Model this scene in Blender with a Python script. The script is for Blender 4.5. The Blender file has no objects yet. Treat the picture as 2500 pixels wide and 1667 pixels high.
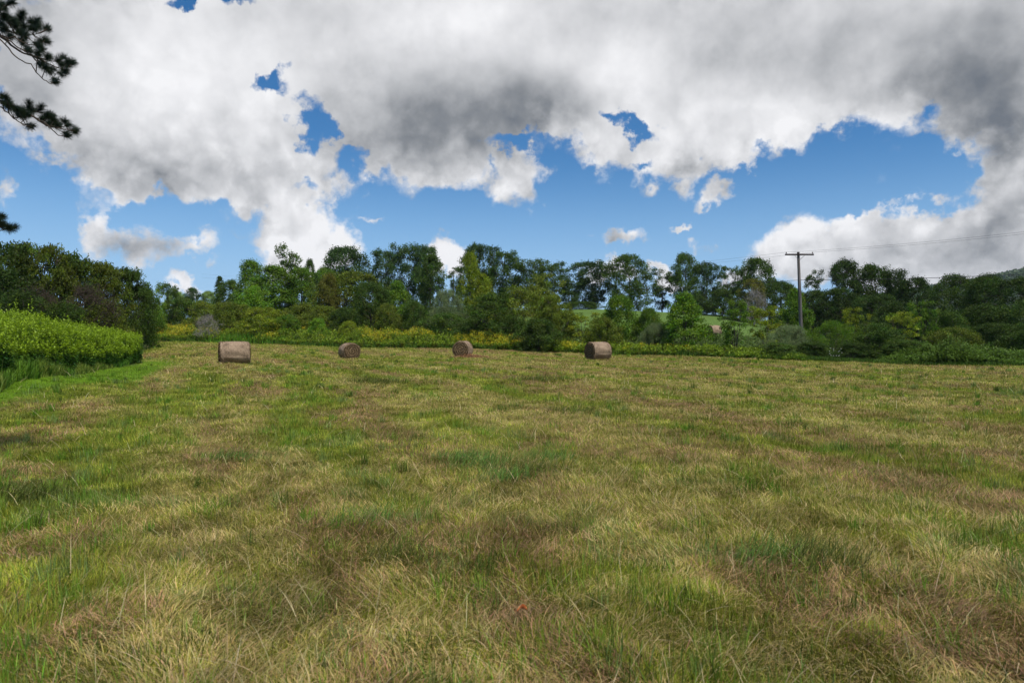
import bpy, math, random
import numpy as np
from mathutils import Vector
R = math.radians
scene = bpy.context.scene
COL = scene.collection
F = 1667.0            # focal length expressed in the pixels of the 2500 px wide photograph (24 mm lens)
EYE = 1.7             # eye height in metres; the lens looks level along +Y
HOR = 835.0

# ------------------------------------------------------------------ camera
cam_d = bpy.data.cameras.new('camera'); cam = bpy.data.objects.new('camera', cam_d); COL.objects.link(cam)
cam.location = (0, 0, EYE); cam.rotation_euler = (R(90), 0, 0)
cam_d.sensor_width = 36; cam_d.lens = 24; cam_d.clip_start = .1; cam_d.clip_end = 20000
cam_d.shift_y = 0.0
cam_d.dof.use_dof = True; cam_d.dof.focus_distance = 40; cam_d.dof.aperture_fstop = 3.5
scene.camera = cam
scene.render.resolution_x = 1024; scene.render.resolution_y = 682
scene.render.engine = 'CYCLES'
scene.cycles.max_bounces = 6; scene.cycles.diffuse_bounces = 3; scene.cycles.transmission_bounces = 4
scene.cycles.transparent_max_bounces = 4; scene.cycles.use_denoising = True
scene.view_settings.view_transform = 'Standard'; scene.view_settings.look = 'None'
scene.view_settings.exposure = 0.3; scene.view_settings.gamma = 1.0

# ------------------------------------------------------------------ sun
SUN_EL, SUN_AZ = 62.0, 140.0          # azimuth from +Y towards +X; the sun stands high behind the right shoulder
sd = bpy.data.lights.new('sun', 'SUN'); sun = bpy.data.objects.new('sun', sd); COL.objects.link(sun)
sd.energy = 3.8; sd.angle = R(3); sd.color = (1.0, .95, .86)
_s = Vector((math.sin(R(SUN_AZ))*math.cos(R(SUN_EL)), math.cos(R(SUN_AZ))*math.cos(R(SUN_EL)), math.sin(R(SUN_EL))))
sun.rotation_euler = _s.to_track_quat('Z', 'Y').to_euler()
sun.location = (0, 0, 60)

# ------------------------------------------------------------------ world: sky with procedural clouds by direction
world = bpy.data.worlds.new('World'); scene.world = world; world.use_nodes = True
world.cycles.sampling_method = 'MANUAL'; world.cycles.sample_map_resolution = 512
NT = world.node_tree; NT.nodes.clear()
def N(t, **k):
    n = NT.nodes.new(t)
    for a, b in k.items(): setattr(n, a, b)
    return n
def lk(a, b): NT.links.new(a, b)
def M(op, a, b=None, c=None, clamp=False):
    n = N('ShaderNodeMath', operation=op, use_clamp=clamp)
    for i, v in enumerate((a, b, c)):
        if v is None: continue
        if hasattr(v, 'links'): lk(v, n.inputs[i])
        else: n.inputs[i].default_value = v
    return n.outputs[0]
def VM(op, a, b=None, scale=None):
    n = N('ShaderNodeVectorMath', operation=op)
    for i, v in enumerate((a, b)):
        if v is None: continue
        if hasattr(v, 'links'): lk(v, n.inputs[i])
        else: n.inputs[i].default_value = v
    if scale is not None: n.inputs['Scale'].default_value = scale
    return n.outputs[0]
def noise(vec, scale, detail, rough=.5, out='Fac', dist=0.0):
    n = N('ShaderNodeTexNoise'); lk(vec, n.inputs['Vector'])
    n.inputs['Scale'].default_value = scale; n.inputs['Detail'].default_value = detail
    n.inputs['Roughness'].default_value = rough; n.inputs['Distortion'].default_value = dist
    return n.outputs[out]
def smooth(v, lo, hi, a=0.0, b=1.0):
    n = N('ShaderNodeMapRange', interpolation_type='SMOOTHSTEP'); lk(v, n.inputs['Value'])
    n.inputs['From Min'].default_value = lo; n.inputs['From Max'].default_value = hi
    n.inputs['To Min'].default_value = a; n.inputs['To Max'].default_value = b
    return n.outputs['Result']
tc = N('ShaderNodeTexCoord'); D3 = tc.outputs['Generated']
sep = N('ShaderNodeSeparateXYZ'); lk(D3, sep.inputs[0])
az = M('MULTIPLY', M('ARCTAN2', sep.outputs[0], sep.outputs[1]), 57.2958)
el = M('MULTIPLY', M('ARCSINE', sep.outputs[2]), 57.2958)
cmb = N('ShaderNodeCombineXYZ'); lk(az, cmb.inputs[0]); lk(el, cmb.inputs[1])
n1 = noise(D3, 5.0, 2, .5, 'Color')
n2 = noise(D3, 22.0, 5, .6, 'Color')
warp1 = VM('MULTIPLY', VM('SUBTRACT', n1, (.5, .5, .5)), (5.0, 5.0, 0))
warp2 = VM('MULTIPLY', VM('SUBTRACT', n2, (.5, .5, .5)), (6.0, 6.0, 0))
P = VM('ADD', VM('ADD', cmb.outputs[0], warp1), warp2)         # ragged coordinates for outlines
PS = VM('ADD', cmb.outputs[0], warp1)                          # smooth coordinates for shading
def to_deg(px, py, rx, ry):
    X, Y = px*1.063, py*1.063
    a = math.atan((X-1250)/F); e = math.atan((HOR-Y)/F*math.cos(a))
    return math.degrees(a), math.degrees(e), 57.3*rx*1.063/F*math.cos(a)**2, 57.3*ry*1.063/F*math.cos(a)
def blob(vec, acc, px, py, rx, ry, k, rot=0, grad='SPHERICAL'):
    a, e, ra, re = to_deg(px, py, rx, ry)
    m = N('ShaderNodeMapping', vector_type='TEXTURE'); lk(vec, m.inputs['Vector'])
    m.inputs['Location'].default_value = (a, e, 0); m.inputs['Rotation'].default_value = (0, 0, R(-rot))
    m.inputs['Scale'].default_value = (ra, re, 1)
    g = N('ShaderNodeTexGradient', gradient_type=grad); lk(m.outputs[0], g.inputs[0])
    return M('MULTIPLY_ADD', g.outputs['Fac'], k, acc)
# cover: clouds (positive) and blue openings (negative), placed by direction
cover = smooth(el, 31.0, 40.0, 0.0, .32)
for b in [(215,205,290,225,1.5),(430,190,420,270,1.6),(520,350,330,165,1.1),(330,345,240,105,.6),(620,405,170,80,.7),(640,250,200,160,.7),(60,150,200,190,.9),
          (880,120,380,260,1.6),(1050,230,320,220,1.5),(960,360,190,120,1.1),(1110,330,150,90,.8),(760,270,120,110,.8),(725,400,150,100,.9),(770,190,110,110,.6),(850,340,100,100,.5),
          (1350,120,380,240,1.5),(1560,210,330,190,1.4),(1500,330,260,100,.9),(1760,285,230,100,1.0),
          (1900,110,350,230,1.5),(2240,110,360,240,1.6),(2300,240,260,130,1.3),(1250,20,1500,160,1.0),(413,105,150,110,.8),(1600,170,160,130,.9),(1740,160,170,130,.9),(1900,190,160,120,.8),(1640,270,110,70,.9),(2270,90,120,120,.6),(300,110,130,100,.6),(350,385,90,60,.6),(520,390,90,60,.6),(210,420,80,50,.5),
          (2180,590,330,150,1.6),(2370,470,200,170,1.5),(1850,600,200,100,1.3),(2090,540,160,75,.8),(1990,560,120,60,.6),(2290,400,110,60,.5),
          (700,540,125,100,1.5),(650,490,80,60,.7),(700,490,50,50,.5),(205,500,52,62,.85),(300,562,190,56,.72),(440,555,90,50,.8),(250,445,40,30,.45),(560,520,85,36,.5),
          (1190,425,88,70,.95),(1180,375,30,50,.6),(1440,534,84,34,1.0),(1625,430,55,32,.9),(1410,612,75,44,1.2),(1520,615,50,34,1.2),(1030,605,75,62,1.3),
          (420,662,95,36,1.2),(1560,497,30,16,.75),(840,495,50,17,.55),(1600,552,60,24,.5),(5,420,45,75,.7),(1690,630,60,40,.8)]:
    cover = blob(P, cover, *b)
cover = M('MINIMUM', M('MULTIPLY', cover, 1.15), 1.6)
hole = M('ADD', 0.0, 0.0)
for b in [(612,203,74,40,1.25,-25),(690,240,50,40,.55,0),(728,305,62,54,1.2,-45),(815,392,60,46,.7),(490,-8,140,28,1.3,0),(1450,284,78,34,1.15,20),(1500,372,70,26,.7),(1690,385,60,22,.5),
          (1900,350,90,40,.9,0),(0,190,45,60,.8),(1180,347,110,30,.8),(1280,365,60,30,.6),(1110,400,50,30,.5),(480,478,130,32,.7),(2120,310,90,40,.7),(720,428,50,22,.5),(330,110,70,40,.0)]:
    hole = blob(P, hole, *b)
nf = noise(D3, 17.0, 7, .60)
nb = noise(D3, 7.0, 3, .5)
amp = smooth(cover, .7, 1.5, 1.0, .35)
dens = M('ADD', cover, M('MULTIPLY', M('MULTIPLY', M('SUBTRACT', nf, .5), 1.1), amp))
dens = M('ADD', dens, M('MULTIPLY', M('MULTIPLY', M('SUBTRACT', nb, .5), .7), amp))
hd = M('ADD', hole, M('ADD', M('MULTIPLY', M('SUBTRACT', nf, .5), -1.1), M('MULTIPLY', M('SUBTRACT', nb, .5), -.5)))
alpha = M('MULTIPLY', smooth(dens, .20, .80), smooth(M('MULTIPLY', hd, smooth(hole, .0, .25)), .12, .62, 1.0, 0.0))
# relief: the cloud noise compared with itself a little nearer the sun
off = VM('ADD', D3, (-.010, .004, .022))
nf2 = noise(off, 17.0, 5, .58)
relief = M('MULTIPLY', M('SUBTRACT', nf, nf2), 1.0)
offb = VM('ADD', D3, (-.03, .0, .05))
nb2 = noise(offb, 7.0, 3, .5)
relief2 = M('SUBTRACT', nb, nb2)
shade = smooth(el, 5.0, 18.0, .87, .79)
for b in [(1040,270,450,180,-.43,-8),(960,350,220,110,-.12,-12),(1250,270,300,100,-.14),(380,410,360,100,-.20),(60,60,260,190,-.20),(40,210,160,120,-.22),(620,60,330,90,-.06),
          (2270,255,330,170,-.50,12),(2050,110,380,170,-.30),(2300,90,300,150,-.16),(1640,60,240,130,-.16),(1760,150,200,80,-.14),(2280,540,200,150,-.44,-35),(2060,600,260,80,-.20),(2350,330,120,60,-.2),
          (285,555,150,50,-.42),(560,535,80,40,-.25),(820,30,300,70,-.05),(300,30,220,80,-.1),(1440,560,90,40,-.15),(1400,40,200,80,-.10),
          (400,170,330,210,.20),(1050,90,330,120,.14),(1400,190,260,130,.14),(700,515,140,115,.30),(1800,290,170,100,.10),(2080,490,210,90,.24),(1850,560,170,80,.22),(1560,300,220,90,.08),(640,300,140,120,.14),
          (1400,590,90,60,.30),(1030,600,80,60,.26),(420,655,90,40,.25),(2330,440,90,60,.10),(2080,600,60,30,.2),(720,160,260,110,.06)]:
    shade = blob(PS, shade, *b)
edge_soft = smooth(dens, .3, .95, .04, -.03)
vor = N('ShaderNodeTexVoronoi', feature='SMOOTH_F1'); lk(VM('ADD', D3, VM('SCALE', n2, scale=.05)), vor.inputs['Vector']); vor.inputs['Scale'].default_value = 26; vor.inputs['Smoothness'].default_value = .45; vor.inputs['Detail'].default_value = 1.5
billow = M('MULTIPLY', M('SUBTRACT', .47, vor.outputs['Distance']), smooth(el, 10.0, 24.0, .38, .03))
shade = M('ADD', shade, billow)
bright = M('ADD', M('ADD', shade, M('MULTIPLY', relief, smooth(dens, .5, 2.0, .95, .16))), M('ADD', M('MULTIPLY', relief2, smooth(dens, .5, 2.0, .6, .38)), edge_soft))
bright = M('MINIMUM', M('MAXIMUM', bright, .13), .93)
ramp = N('ShaderNodeValToRGB'); lk(bright, ramp.inputs[0])
e = ramp.color_ramp.elements
e[0].position = .10; e[0].color = (.135, .155, .185, 1)
e[1].position = .95; e[1].color = (.93, .93, .95, 1)
m_ = ramp.color_ramp.elements.new(.5); m_.color = (.47, .48, .50, 1)
m_ = ramp.color_ramp.elements.new(.26); m_.color = (.235, .25, .27, 1)
sky = N('ShaderNodeTexSky', sky_type='NISHITA', sun_disc=False)
sky.sun_elevation = R(SUN_EL); sky.sun_rotation = R(SUN_AZ); sky.air_density = .9; sky.dust_density = .0; sky.ozone_density = 3.0
hs = N('ShaderNodeHueSaturation'); lk(sky.outputs[0], hs.inputs['Color']); hs.inputs['Saturation'].default_value = 1.34; hs.inputs['Value'].default_value = 1.0
low = N('ShaderNodeMix', data_type='RGBA'); lk(smooth(el, 0.0, 16.0, .85, .0), low.inputs['Factor'])
lk(hs.outputs[0], low.inputs['A']); low.inputs['B'].default_value = (2.9, 5.0, 7.9, 1)
bg1 = N('ShaderNodeBackground'); lk(low.outputs['Result'], bg1.inputs[0]); bg1.inputs[1].default_value = .09
bg2 = N('ShaderNodeBackground'); lk(ramp.outputs[0], bg2.inputs[0]); bg2.inputs[1].default_value = .84
mx = N('ShaderNodeMixShader'); lk(alpha, mx.inputs[0]); lk(bg1.outputs[0], mx.inputs[1]); lk(bg2.outputs[0], mx.inputs[2])
wo = N('ShaderNodeOutputWorld'); lk(mx.outputs[0], wo.inputs[0])
#END_SKY

# ------------------------------------------------------------------ numeric helpers
def _h(ix, iy, seed):
    n = (ix.astype(np.int64)*374761393 + iy.astype(np.int64)*668265263 + seed*1442695041) & 0xffffffff
    n = ((n ^ (n >> 13))*1274126177) & 0xffffffff
    return ((n ^ (n >> 16)) & 0xffff)/65535.0
def vnoise(x, y, seed=0):
    x = np.asarray(x, float); y = np.asarray(y, float)
    ix = np.floor(x); iy = np.floor(y); fx = x-ix; fy = y-iy
    fx = fx*fx*(3-2*fx); fy = fy*fy*(3-2*fy)
    a = _h(ix, iy, seed); b = _h(ix+1, iy, seed); c = _h(ix, iy+1, seed); d = _h(ix+1, iy+1, seed)
    return (a*(1-fx)+b*fx)*(1-fy)+(c*(1-fx)+d*fx)*fy
def fbm(x, y, seed=0, o=4):
    t = 0; a = .5; s = 0
    for i in range(o):
        t = t+a*vnoise(x*2**i, y*2**i, seed+i*17); s += a; a *= .5
    return t/s
def sstep(v, a, b):
    t = np.clip((v-a)/(b-a), 0, 1); return t*t*(3-2*t)

# terrain: height over (u = x / y seen from the standpoint, distance y)
TU = [-1.3, -.75, -.55, -.40, -.24, -.07, .13, .30, .45, .60, .75, 1.3]
TD = [0, 10, 17, 20, 25, 32, 38, 45, 53, 60, 68, 75, 90, 130, 170, 220, 400, 900, 3500]
TP = [
 [(0,0),(10,.05),(17,.3),(20,.9),(30,1.2),(45,1.5),(90,3),(130,4.5),(220,9),(400,12),(900,14),(3500,10)],
 [(0,0),(10,.02),(17,.12),(20,.56),(30,.9),(45,1.2),(90,2.4),(130,4.0),(220,8),(400,12),(900,14),(3500,10)],
 [(0,0),(17,.05),(25,.25),(32,.5),(36,.7),(50,1.0),(90,2.2),(130,4.0),(220,8),(400,12),(900,14),(3500,10)],
 [(0,0),(12,0),(25,.2),(38,.47),(50,.85),(75,1.56),(90,2.2),(130,4.6),(220,10),(400,14),(900,16),(3500,10)],
 [(0,0),(12,0),(38,.3),(53,.43),(68,1.15),(90,2.3),(130,6),(220,12.5),(400,16),(900,18),(3500,10)],
 [(0,0),(12,0),(38,.3),(53,.49),(64,1.05),(90,2.5),(130,7.6),(220,13),(400,15),(900,18),(3500,10)],
 [(0,0),(12,0),(38,.2),(49,.35),(58,.62),(68,1.0),(90,2.6),(130,7.8),(220,10),(400,12),(900,14),(3500,10)],
 [(0,0),(12,0),(38,.13),(49,.33),(55,.45),(68,.9),(90,2.8),(130,6.8),(220,9),(400,10),(900,12),(3500,10)],
 [(0,0),(12,0),(38,.08),(50,.23),(60,.4),(90,1.5),(130,4),(220,7),(400,10),(900,12),(3500,10)],
 [(0,0),(12,0),(47,.09),(60,.2),(90,1.0),(130,3),(220,5),(400,10),(900,16),(3500,10)],
 [(0,0),(12,0),(44,.12),(60,.2),(90,1.0),(130,3),(220,5),(400,12),(900,22),(3500,10)],
 [(0,0),(12,0),(44,.12),(60,.2),(90,1.0),(130,3),(220,5),(400,12),(900,25),(3500,10)]]
TZ = np.array([np.interp(TD, [a for a, b in p], [b for a, b in p]) for p in TP])
def ground(x, y):
    x = np.asarray(x, float); y = np.asarray(y, float)
    d = np.clip(y, 0, 3499); u = np.clip(x/np.maximum(y, 8.0), -1.29, 1.29)
    i = np.clip(np.searchsorted(TU, u, side='right')-1, 0, len(TU)-2)
    j = np.clip(np.searchsorted(TD, d, side='right')-1, 0, len(TD)-2)
    tu = np.array(TU); td = np.array(TD, float)
    fu = (u-tu[i])/(tu[i+1]-tu[i]); fd = (d-td[j])/(td[j+1]-td[j])
    z = (TZ[i, j]*(1-fu)+TZ[i+1, j]*fu)*(1-fd)+(TZ[i, j+1]*(1-fu)+TZ[i+1, j+1]*fu)*fd
    near = 1-sstep(d, 40, 90)
    z = z+(fbm(x*1.5, y*1.5, 5, 3)-.5)*.17*near+(fbm(x*.22, y*.22, 9, 2)-.5)*.12*sstep(d, 4, 20)*near
    return z+(fbm(x*.02, y*.02, 11, 3)-.5)*3.0*sstep(d, 120, 400)
def gz(x, y): return float(ground(np.array([x]), np.array([y]))[0])

# where the mown field ends (distance as a function of u)
EU = [-1.3, -.75, -.55, -.52, -.45, -.27, -.07, .13, .30, .45, .60, .75, 1.3]
ED = [16, 19.6, 33, 74, 76, 68, 64, 58, 55, 50, 47, 44, 42]
def edge(u): return np.interp(u, EU, ED)

# colour of the cut field: swaths of drying hay along the mowing rows, green regrowth between
BROWN = [(40,1160,.9,1.0,1.1),(40,1330,.7,.9,1.1),(60,1560,.5,.7,1.0),(330,1500,.35,.4,.7),(120,1000,2.2,.8,1.1),(420,925,1.5,1.0,.6),(560,1110,.6,.8,.7),(700,900,3,1.6,.8),(740,960,1.6,1.6,.7),
         (1310,1310,.5,.5,.9),(1800,1400,.6,.6,.8),(2050,1530,.6,.5,.8),(2440,1120,1.2,.9,1.0),(1900,1060,1.2,1.0,.5),(2450,1400,.6,.6,.5),(1400,960,1.6,1.6,.6),(500,845,9,3,1.0),(1165,880,4,2.0,.7),(2250,900,10,2.0,.6),(900,1290,.6,.4,.6),(1650,985,2.0,1.3,.5)]
def field_cols(x, y, rng=None):
    r = np.array([-.41, .91]); along = x*r[0]+y*r[1]; across = x*r[1]-y*r[0]
    wob = (fbm(x*.08, y*.08, 3, 2)-.5)*4
    row = .5+.5*np.sin((across+wob)*2*np.pi/3.1)
    a = fbm(across*.55, along*.14, 21, 4); b = fbm(x*.9, y*.9, 33, 4); c = fbm(x*.16, y*.16, 41, 3)
    hay = .46*row+1.6*(a-.5)+1.2*(b-.5)+.4*(c-.5)+.25
    for px_, py_, rx_, ry2, k_ in BROWN:
        d_ = 1.65*F/(py_-HOR); g_ = np.exp(-((x-(px_-1250)/F*d_)/rx_)**2-((y-d_)/ry2)**2); hay = hay+.5*g_*abs(k_)
    hay = sstep(hay, .10, .78)
    bb = fbm(across*.8+9, along*.20, 57, 4)+.15*row-.03
    for px_, py_, rx_, ry2, k_ in BROWN:
        d_ = 1.65*F/(py_-HOR); bb = bb+.42*k_*np.exp(-((x-(px_-1250)/F*d_)/rx_)**2-((y-d_)/ry2)**2)
    brown = sstep(bb, .58, .70)
    dry = sstep(fbm(x*2.3, y*2.3, 71, 3), .35, .75)
    return hay, brown, dry
def strip_mask(x, y):     # the bright green mown verge below the bank on the left
    u = x/np.maximum(y, 1); d0 = np.interp(u, [-1.3, -.75, -.55, -.50], [12.5, 16.2, 24.5, 33])
    m = sstep(y+(fbm(x*.7, y*.7, 88, 3)-.5)*3.2, d0-1.0, d0+1.1)*(u < -.48)*(y < edge(u)+3)
    return m*sstep(-u, .47, .53)*sstep(-(y+(fbm(x*.5, y*.5, 18, 2)-.5)*6), -41, -34)

# ------------------------------------------------------------------ object helpers
def new_mesh(name, verts, counts, idx, mat=None, parent=None, fcol=None, smooth_=False):
    me = bpy.data.meshes.new(name)
    verts = np.ascontiguousarray(verts, np.float32); counts = np.asarray(counts, np.int32); idx = np.ascontiguousarray(idx, np.int32)
    me.vertices.add(len(verts)); me.vertices.foreach_set('co', verts.ravel())
    me.loops.add(len(idx)); me.loops.foreach_set('vertex_index', idx)
    st = np.concatenate([[0], np.cumsum(counts)[:-1]]).astype(np.int32)
    me.polygons.add(len(counts)); me.polygons.foreach_set('loop_start', st); me.polygons.foreach_set('loop_total', counts)
    me.update(calc_edges=True)
    if smooth_: me.polygons.foreach_set('use_smooth', np.ones(len(counts), bool))
    if fcol is not None:
        at = me.attributes.new('tone', 'FLOAT_COLOR', 'FACE')
        c = np.ones((len(counts), 4), np.float32); c[:, :fcol.shape[1]] = fcol
        at.data.foreach_set('color', c.ravel())
    if mat: me.materials.append(mat)
    o = bpy.data.objects.new(name, me); COL.objects.link(o)
    if parent: o.parent = parent
    return o
class MB:
    def __init__(s): s.v = []; s.c = []; s.i = []; s.n = 0; s.f = []
    def add(s, verts, faces, col=None):
        verts = np.asarray(verts, float).reshape(-1, 3)
        for f in faces: s.c.append(len(f)); s.i.extend([k+s.n for k in f])
        s.v.append(verts); s.n += len(verts)
    def quads(s, verts, per=4):       # verts (n,4,3)
        n = len(verts)
        s.v.append(verts.reshape(-1, 3)); s.c.extend([per]*n); s.i.extend(range(s.n, s.n+n*per)); s.n += n*per
    def tube(s, pts, rad, k=6, cap=True):
        pts = np.asarray(pts, float); n = len(pts)
        t = np.gradient(pts, axis=0); t /= np.linalg.norm(t, axis=1)[:, None]+1e-9
        ref = np.array([0, 0, 1.0]) if abs(t[:, 2]).mean() < .8 else np.array([1.0, 0, 0])
        a = np.cross(t, ref); a /= np.linalg.norm(a, axis=1)[:, None]+1e-9; b = np.cross(t, a)
        rad = np.broadcast_to(rad, (n,))
        an = np.arange(k)*2*np.pi/k
        ring = pts[:, None]+(a[:, None]*np.cos(an)[None, :, None]+b[:, None]*np.sin(an)[None, :, None])*rad[:, None, None]
        fs = [(i*k+j, i*k+(j+1) % k, (i+1)*k+(j+1) % k, (i+1)*k+j) for i in range(n-1) for j in range(k)]
        if cap: fs += [tuple(range(k))[::-1], tuple(range((n-1)*k, n*k))]
        s.add(ring.reshape(-1, 3), fs)
    def box(s, c, size, rot=None):
        h = np.array(size)/2
        v = np.array([[x, y, z] for x in (-1, 1) for y in (-1, 1) for z in (-1, 1)])*h
        if rot is not None: v = v@np.array(rot).T
        s.add(v+np.array(c), [(0,1,3,2),(4,6,7,5),(0,4,5,1),(2,3,7,6),(0,2,6,4),(1,5,7,3)])
    def build(s, name, mat, parent=None, smooth_=False):
        return new_mesh(name, np.concatenate(s.v), s.c, s.i, mat, parent, None, smooth_)
def empty(name, loc, rz=0):
    o = bpy.data.objects.new(name, None); COL.objects.link(o); o.location = loc; o.rotation_euler = (0, 0, rz); o.empty_display_size = .3
    return o
def tag(o, label=None, cat=None, group=None, kind=None):
    if label: o['label'] = label
    if cat: o['category'] = cat
    if group: o['group'] = group
    if kind: o['kind'] = kind
    return o

# ------------------------------------------------------------------ materials
def mat(name):
    m = bpy.data.materials.new(name); m.use_nodes = True; nt = m.node_tree; nt.nodes.clear()
    return m, nt
def leaf_material(name, use_object=True, trans=.30, rough=.6, spec=.14):
    m, nt = mat(name); n = nt.nodes.new; L = nt.links.new
    at = n('ShaderNodeAttribute'); at.attribute_name = 'tone'
    if use_object:
        oi = n('ShaderNodeObjectInfo'); sp = n('ShaderNodeSeparateColor'); L(at.outputs['Color'], sp.inputs[0])
        hs = n('ShaderNodeHueSaturation'); L(oi.outputs['Color'], hs.inputs['Color'])
        L(sp.outputs[0], hs.inputs['Value']); L(sp.outputs[1], hs.inputs['Hue']); L(sp.outputs[2], hs.inputs['Saturation'])
        c = hs.outputs[0]
    else: c = at.outputs['Color']
    p = n('ShaderNodeBsdfPrincipled'); L(c, p.inputs['Base Color']); p.inputs['Roughness'].default_value = rough
    p.inputs['Specular IOR Level'].default_value = spec
    t = n('ShaderNodeBsdfTranslucent'); L(c, t.inputs[0])
    mxx = n('ShaderNodeMixShader'); mxx.inputs[0].default_value = trans; L(p.outputs[0], mxx.inputs[1]); L(t.outputs[0], mxx.inputs[2])
    o = n('ShaderNodeOutputMaterial'); L(mxx.outputs[0], o.inputs[0])
    return m
def noise_material(name, c1, c2, scale=8, detail=6, rough=.9, stretch=(1, 1, 1), bump=.0, spec=.2, lo=.35, hi=.65):
    m, nt = mat(name); n = nt.nodes.new; L = nt.links.new
    tcn = n('ShaderNodeTexCoord'); mp = n('ShaderNodeMapping'); mp.inputs['Scale'].default_value = stretch; L(tcn.outputs['Object'], mp.inputs[0])
    ns = n('ShaderNodeTexNoise'); ns.inputs['Scale'].default_value = scale; ns.inputs['Detail'].default_value = detail; L(mp.outputs[0], ns.inputs['Vector'])
    cr = n('ShaderNodeValToRGB'); cr.color_ramp.elements[0].color = (*c1, 1); cr.color_ramp.elements[1].color = (*c2, 1)
    cr.color_ramp.elements[0].position = lo; cr.color_ramp.elements[1].position = hi; L(ns.outputs['Fac'], cr.inputs[0])
    p = n('ShaderNodeBsdfPrincipled'); L(cr.outputs[0], p.inputs['Base Color']); p.inputs['Roughness'].default_value = rough; p.inputs['Specular IOR Level'].default_value = spec
    if bump:
        b = n('ShaderNodeBump'); b.inputs['Strength'].default_value = bump; b.inputs['Distance'].default_value = .02; L(ns.outputs['Fac'], b.inputs['Height']); L(b.outputs[0], p.inputs['Normal'])
    o = n('ShaderNodeOutputMaterial'); L(p.outputs[0], o.inputs[0])
    return m
LEAF = leaf_material('leaf'); GRASS = leaf_material('grass_blades', False, .22, .6, .2); NEEDLE = leaf_material('pine_needles', False, .1, .5, .3)
WEED = leaf_material('weed_leaves', False, .30, .5, .3)
BARK = noise_material('bark', (.035, .028, .022), (.11, .09, .07), 6, 6, .95, (1, 1, .25), .6)
GREYBARK = noise_material('weathered_bark', (.16, .14, .13), (.34, .31, .28), 6, 6, .95, (1, 1, .25), .4)
POLEWOOD = noise_material('weathered_pole_wood', (.075, .062, .052), (.24, .21, .19), 5, 8, .95, (4, 4, .15), .5)
DARKWOOD = noise_material('dark_pole_wood', (.025, .018, .016), (.07, .05, .045), 5, 6, .9, (1, 6, 6), .4)
CERAMIC = noise_material('insulator_glaze', (.10, .07, .06), (.16, .12, .10), 5, 3, .25, (1, 1, 1), 0, .5)
WIRE = noise_material('wire_metal', (.03, .03, .032), (.06, .06, .062), 3, 2, .6)
STEEL = noise_material('brace_steel', (.12, .12, .12), (.2, .2, .2), 6, 4, .6)

# ------------------------------------------------------------------ ground sheet
def axis(lo, hi, n, k):
    t = np.linspace(-1, 1, n); s = np.sinh(t*k)/np.sinh(k)
    return np.where(s < 0, -s*lo, s*hi)
gx = axis(-3600, 3600, 640, 7.2); gy = np.concatenate([-np.geomspace(400, 1.0, 20), np.linspace(-.6, 10, 90), np.geomspace(10.12, 2650, 500)])
GX, GY = np.meshgrid(gx, gy); GZ = ground(GX, GY)
hay, brown, dry = field_cols(GX, GY)
st = strip_mask(GX, GY); uu = GX/np.maximum(GY, 8)
beyond = sstep(GY-edge(uu), -.2, .6)
green = np.array([.110, .140, .014]); straw = np.array([.230, .190, .060]); brn = np.array([.170, .110, .050]); lawn = np.array([.095, .180, .010])
rough_ = np.array([.040, .062, .014]); meadow = np.array([.105, .170, .040]); wood = np.array([.030, .050, .014])
def mixc(a, b, t): return a*(1-t[..., None])+b*t[..., None]
gc = mixc(mixc(np.broadcast_to(green, GX.shape+(3,)), straw, hay*.85), brn, brown*.75)
gc = mixc(gc, lawn, st)
gc = mixc(gc, rough_, beyond)
mdw = sstep(GY, 84, 92)*(1-sstep(GY, 170, 190))*sstep(uu, -.02, .05)*(1-sstep(uu, .34, .40))
rec = sstep(GY-edge(uu), 3, 10)*(1-sstep(GY, 86, 90))*sstep(uu, .15, .2)*(1-sstep(uu, .36, .42))
gc = mixc(gc, np.array([.095, .135, .035]), rec)
gc = mixc(gc, meadow, mdw)
gc = mixc(gc, wood, sstep(GY, 230, 320)*(1-mdw))
nx, ny = len(gx), len(gy)
ii = (np.arange(ny-1)[:, None]*nx+np.arange(nx-1)[None]).ravel()
gq = np.stack([ii, ii+1, ii+nx+1, ii+nx], 1)
gm, nt = mat('field_ground'); n = nt.nodes.new; L = nt.links.new
at = n('ShaderNodeAttribute'); at.attribute_name = 'patch'
tcn = n('ShaderNodeTexCoord')
ns = n('ShaderNodeTexNoise'); ns.inputs['Scale'].default_value = 9; ns.inputs['Detail'].default_value = 10; ns.inputs['Roughness'].default_value = .7; L(tcn.outputs['Object'], ns.inputs['Vector'])
ns2 = n('ShaderNodeTexNoise'); ns2.inputs['Scale'].default_value = 1.1; ns2.inputs['Detail'].default_value = 6; L(tcn.outputs['Object'], ns2.inputs['Vector'])
mr = n('ShaderNodeMapRange'); mr.inputs['From Min'].default_value = .3; mr.inputs['From Max'].default_value = .7; mr.inputs['To Min'].default_value = .45; mr.inputs['To Max'].default_value = 1.35; L(ns.outputs['Fac'], mr.inputs[0])
mr2 = n('ShaderNodeMapRange'); mr2.inputs['From Min'].default_value = .3; mr2.inputs['From Max'].default_value = .7; mr2.inputs['To Min'].default_value = .8; mr2.inputs['To Max'].default_value = 1.2; L(ns2.outputs['Fac'], mr2.inputs[0])
mu = n('ShaderNodeMath'); mu.operation = 'MULTIPLY'; L(mr.outputs[0], mu.inputs[0]); L(mr2.outputs[0], mu.inputs[1])
vs = n('ShaderNodeVectorMath'); vs.operation = 'SCALE'; L(at.outputs['Color'], vs.inputs[0]); L(mu.outputs[0], vs.inputs['Scale'])
p = n('ShaderNodeBsdfPrincipled'); L(vs.outputs[0], p.inputs['Base Color']); p.inputs['Roughness'].default_value = 1; p.inputs['Specular IOR Level'].default_value = .05
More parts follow.
